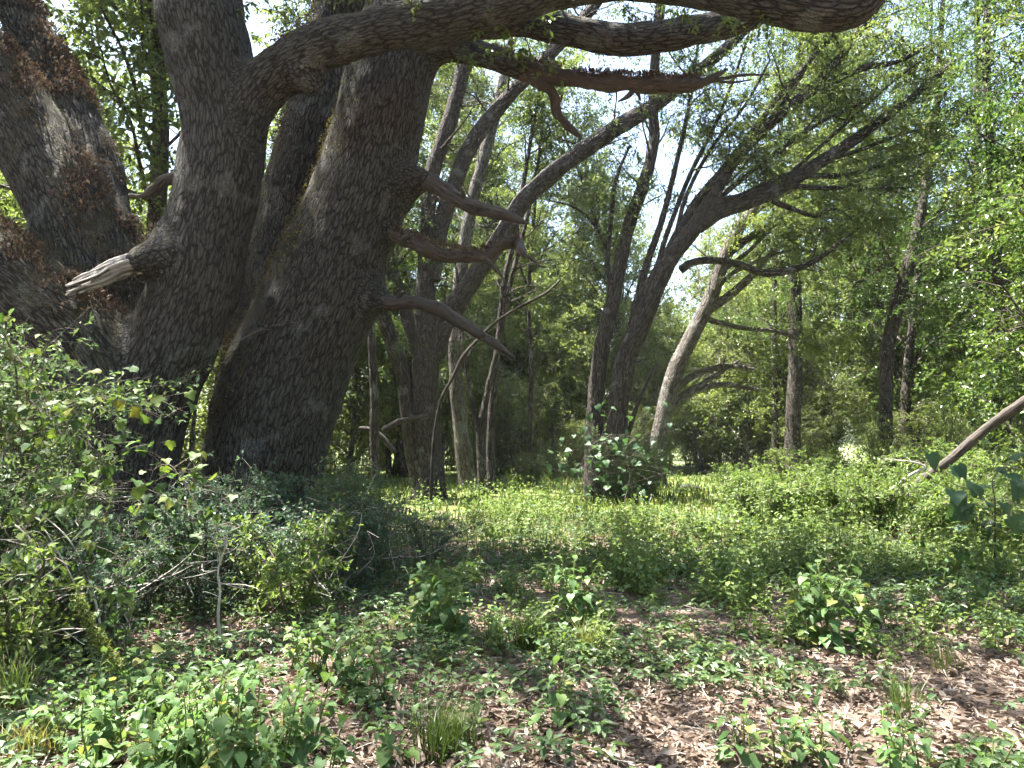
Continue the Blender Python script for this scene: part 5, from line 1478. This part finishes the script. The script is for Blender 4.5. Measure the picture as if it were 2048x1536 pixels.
def dead_stem(name, label, Y, pl, m='dead_twig', sides=6, twigs=0, seed=1, tl=0.25, cat='branch', lump=0.15, group=None, ground=True):
    rng = np.random.default_rng(seed)
    P, R = px_line(pl, Y)
    base = np.array((P[0][0], P[0][1], P[0][2]))
    ge = Geo()
    Pt, Rt = tube(ge, P, R, sides, None, lump, seed, True)
    r = obj(name, ge.mesh(name, base), M[m], None, base)
    tag(r, label, cat, group)
    if twigs:
        g2 = Geo()
        for q in range(twigs):
            i = rng.integers(int(len(Pt) * 0.25), len(Pt))
            d = unit(rng.normal(0, 1, 3) * (1, 0.6, 0.5) + (0, 0, 0.35)); l_ = tl * rng.uniform(0.5, 1.3)
            tube(g2, [Pt[i], Pt[i] + d * l_ * 0.5, Pt[i] + unit(d + rng.normal(0, 0.3, 3)) * l_], [0.004, 0.003, 0.0015], 4, 0.1, 0, q, False)
        obj('twig', g2.mesh('twig', base), M[m], r)['kind'] = 'stuff'
    return r
dead_stem('leaning_log', 'long dead log slanting up out of the bushes at the right edge', 13, [(1780, 1005, 14, 13.1), (1810, 980, 17, 13), (1850, 955, 18), (1900, 920, 18, 12.8), (1960, 868, 19, 12.6), (2048, 802, 20, 12.2), (2200, 690, 19, 11.8), (2400, 545, 17, 11.2), (2600, 400, 14, 10.8)], 'dead_wood', 12, 0, 3, 0.2, 'log', 0.22)
dead_stem('dead_branch', 'pale leafless branch forking above the bushes before the leaning log', 12.5, [(1770, 990, 7, 12.5), (1800, 965, 7), (1825, 948, 6), (1850, 935, 5), (1830, 925, 4), (1790, 920, 3)], 'dead_twig', 5, 9, 4, 0.3)
dead_stem('dead_sapling', 'small pale leafless sapling standing in the thicket', 5.6, [(440, 1275, 7, 5.6), (436, 1230, 6), (440, 1180, 5), (436, 1140, 4), (452, 1090, 3), (455, 1060, 2)], 'dead_twig', 5, 16, 5, 0.22, 'sapling')
dead_stem('dead_cane', 'long pale cane leaning in the left thicket', 5.3, [(205, 1275, 5, 5.3), (190, 1200, 5), (165, 1130, 4), (130, 1070, 3), (60, 1010, 2)], 'dead_twig', 5, 4, 6)
dead_stem('dead_cane', 'shorter pale cane beside the long one in the left thicket', 5.2, [(185, 1260, 5, 5.2), (160, 1190, 4), (120, 1110, 3), (90, 1060, 2)], 'dead_twig', 5, 3, 7)
dead_stem('dead_cane', 'twisted grey dead stems at the left edge of the thicket', 5.2, [(20, 1180, 8, 5.2), (40, 1120, 7), (75, 1140, 6), (60, 1080, 5), (30, 1050, 4)], 'dead_twig', 5, 10, 8, 0.35)
dead_stem('dead_sapling', 'thin black dead sapling bending up to the right across the gap', 15, [(862, 1000, 8, 15), (868, 880, 8), (882, 800, 7), (903, 760, 7), (925, 714, 7), (955, 680, 7), (985, 650, 6), (1020, 625, 6), (1085, 590, 6), (1105, 575, 5), (1120, 560, 5)], 'black_wood', 6, 0, 9, 0.2, 'sapling')
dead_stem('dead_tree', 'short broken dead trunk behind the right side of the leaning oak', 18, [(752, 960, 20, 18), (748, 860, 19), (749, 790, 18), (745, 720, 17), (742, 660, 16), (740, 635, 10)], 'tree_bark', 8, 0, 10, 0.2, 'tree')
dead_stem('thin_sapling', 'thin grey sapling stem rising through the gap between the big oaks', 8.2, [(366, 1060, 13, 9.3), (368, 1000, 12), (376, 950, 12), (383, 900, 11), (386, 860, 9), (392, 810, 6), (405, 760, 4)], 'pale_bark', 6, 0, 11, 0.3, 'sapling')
dead_stem('dead_branch', 'thin pale twigs sticking out before the leaning oak', 8.6, [(430, 700, 3.5, 8.9), (480, 680, 3), (530, 655, 2.5), (570, 648, 2), (610, 640, 1.5)], 'twig', 5, 6, 12, 0.3)

# plume of a tall weed at the left
g_ = on_ground(285, 1450)
pb = np.array((g_[0], g_[1], gz(g_[0], g_[1])))
r = thing('tall_weed', 'tall weed with a yellow-green feathery plume leaning left', 'plant', pb)
ge = Geo(); lv = Leaves()
tp = [pb] + [at(a_, b_, g_[1])[0] for a_, b_ in ((262, 1370), (225, 1320), (190, 1270), (168, 1225), (158, 1200))]
P, R = tube(ge, tp, np.linspace(0.006, 0.002, 6), 5, 0.05, 0, 1)
obj('stem', ge.mesh('stem', pb), M['stem'], r)
n = 900
i = rp.integers(int(len(P) * 0.45), len(P), n)
lv.add(P[i] + rp.normal(0, 0.016, (n, 3)), unit(rp.normal(0, 1, (n, 3)) + (0, 0, 0.2)), unit(rp.normal(0, 1, (n, 3))), rp.uniform(0.02, 0.045, n), np.clip(rp.normal(0.75, 0.12, n), 0, 0.88))
o = obj('plume', lv.mesh('plume', pb, 0.12), M['grass'], r); o['kind'] = 'stuff'

# charred log lying in the far clearing
g_ = on_ground(1382, 984)
pb = np.array((g_[0], g_[1], gz(g_[0], g_[1])))
m, nn_, oo = mat('charred'); b_ = nn_.nodes.new('ShaderNodeBsdfPrincipled'); b_.inputs['Base Color'].default_value = (0.012, 0.011, 0.011, 1); b_.inputs['Roughness'].default_value = 0.9; nn_.links.new(b_.outputs[0], oo.inputs[0])
ge = Geo()
tube(ge, [pb + (-0.42, 0.05, 0.02), pb + (-0.2, 0, 0.13), pb + (0.1, 0, 0.12), pb + (0.42, -0.1, 0.03)], [0.05, 0.12, 0.13, 0.05], 9, 0.06, 0.5, 3, True)
tube(ge, [pb + (-0.1, 0.1, 0.1), pb + (-0.3, 0.12, 0.2), pb + (-0.45, 0.1, 0.22)], [0.05, 0.035, 0.02], 6, 0.06, 0.4, 4, True)
tag(obj('charred_log', ge.mesh('charred_log', pb), m, None, pb), 'black charred log lying in the far grass', 'log')

# wooden shed glimpsed between the two big oaks
sb = np.array(((397 - 1024) / FPX * 22, 22.0, 0.0))
shed = thing('shed', 'low open wooden shed with a dark sheet roof seen between the big oaks', 'shed', sb)
def box_part(name, parent, c, size, m, rot=None):
    x_, y_, z_ = [q / 2 for q in size]
    V = np.array([(sx * x_, sy * y_, sz * z_) for sx in (-1, 1) for sy in (-1, 1) for sz in (-1, 1)])
    F = np.array([(0, 1, 3, 2), (4, 6, 7, 5), (0, 4, 5, 1), (2, 3, 7, 6), (0, 2, 6, 4), (1, 5, 7, 3)])
    me = raw_mesh(name, V, np.zeros((0, 3), int), F, False, V * np.array((1, 1, 1)))
    o = obj(name, me, m, parent, c)
    if rot: o.rotation_euler = rot
    return o
m, nn_, oo = mat('roof_sheet'); b_ = nn_.nodes.new('ShaderNodeBsdfPrincipled'); b_.inputs['Base Color'].default_value = (0.16, 0.16, 0.17, 1); b_.inputs['Roughness'].default_value = 0.5; nn_.links.new(b_.outputs[0], oo.inputs[0])
box_part('roof', shed, (0.1, 0.9, 1.72), (3.4, 2.6, 0.04), m, (math.radians(8), math.radians(3), 0))
plank = wood_mat('plank', (0.2, 0.15, 0.11), (0.42, 0.35, 0.28), 12)
for zz in (1.52, 1.38):
    box_part('beam', shed, (0, -0.3, zz), (3.0, 0.06, 0.09), plank)
for xx in (-1.4, 0.05, 1.4):
    box_part('post', shed, (xx, -0.24, 0.68), (0.1, 0.06, 1.36), plank)
    box_part('post', shed, (xx, 2.0, 0.85), (0.1, 0.1, 1.7), plank)
box_part('brace', shed, (-0.45, -0.31, 1.1), (1.1, 0.05, 0.08), plank, (0, math.radians(-38), 0))
for q in range(7):
    box_part('board', shed, (0, 1.96, 0.15 + q * 0.2), (2.9, 0.03, 0.185), M['red_wood'])

# ------------------------------------------------------------------ humid air between the trees
m, nn_, oo = mat('haze')
pv = nn_.nodes.new('ShaderNodeVolumePrincipled')
pv.inputs['Density'].default_value = 0.0003
pv.inputs['Color'].default_value = (0.92, 0.96, 1.0, 1)
pv.inputs['Anisotropy'].default_value = 0.3
nn_.links.new(pv.outputs[0], oo.inputs['Volume'])
V = np.array([(x_, y_, z_) for x_ in (-160, 260) for y_ in (-60, 300) for z_ in (-1.5, 36)], float)
F = np.array([(0, 1, 3, 2), (4, 6, 7, 5), (0, 4, 5, 1), (2, 3, 7, 6), (0, 2, 6, 4), (1, 5, 7, 3)])
o = obj('haze', raw_mesh('haze', V, np.zeros((0, 3), int), F), m)
tag(o, 'thin humid haze between the trees', None, None, 'stuff')
cy.volume_bounces = 0
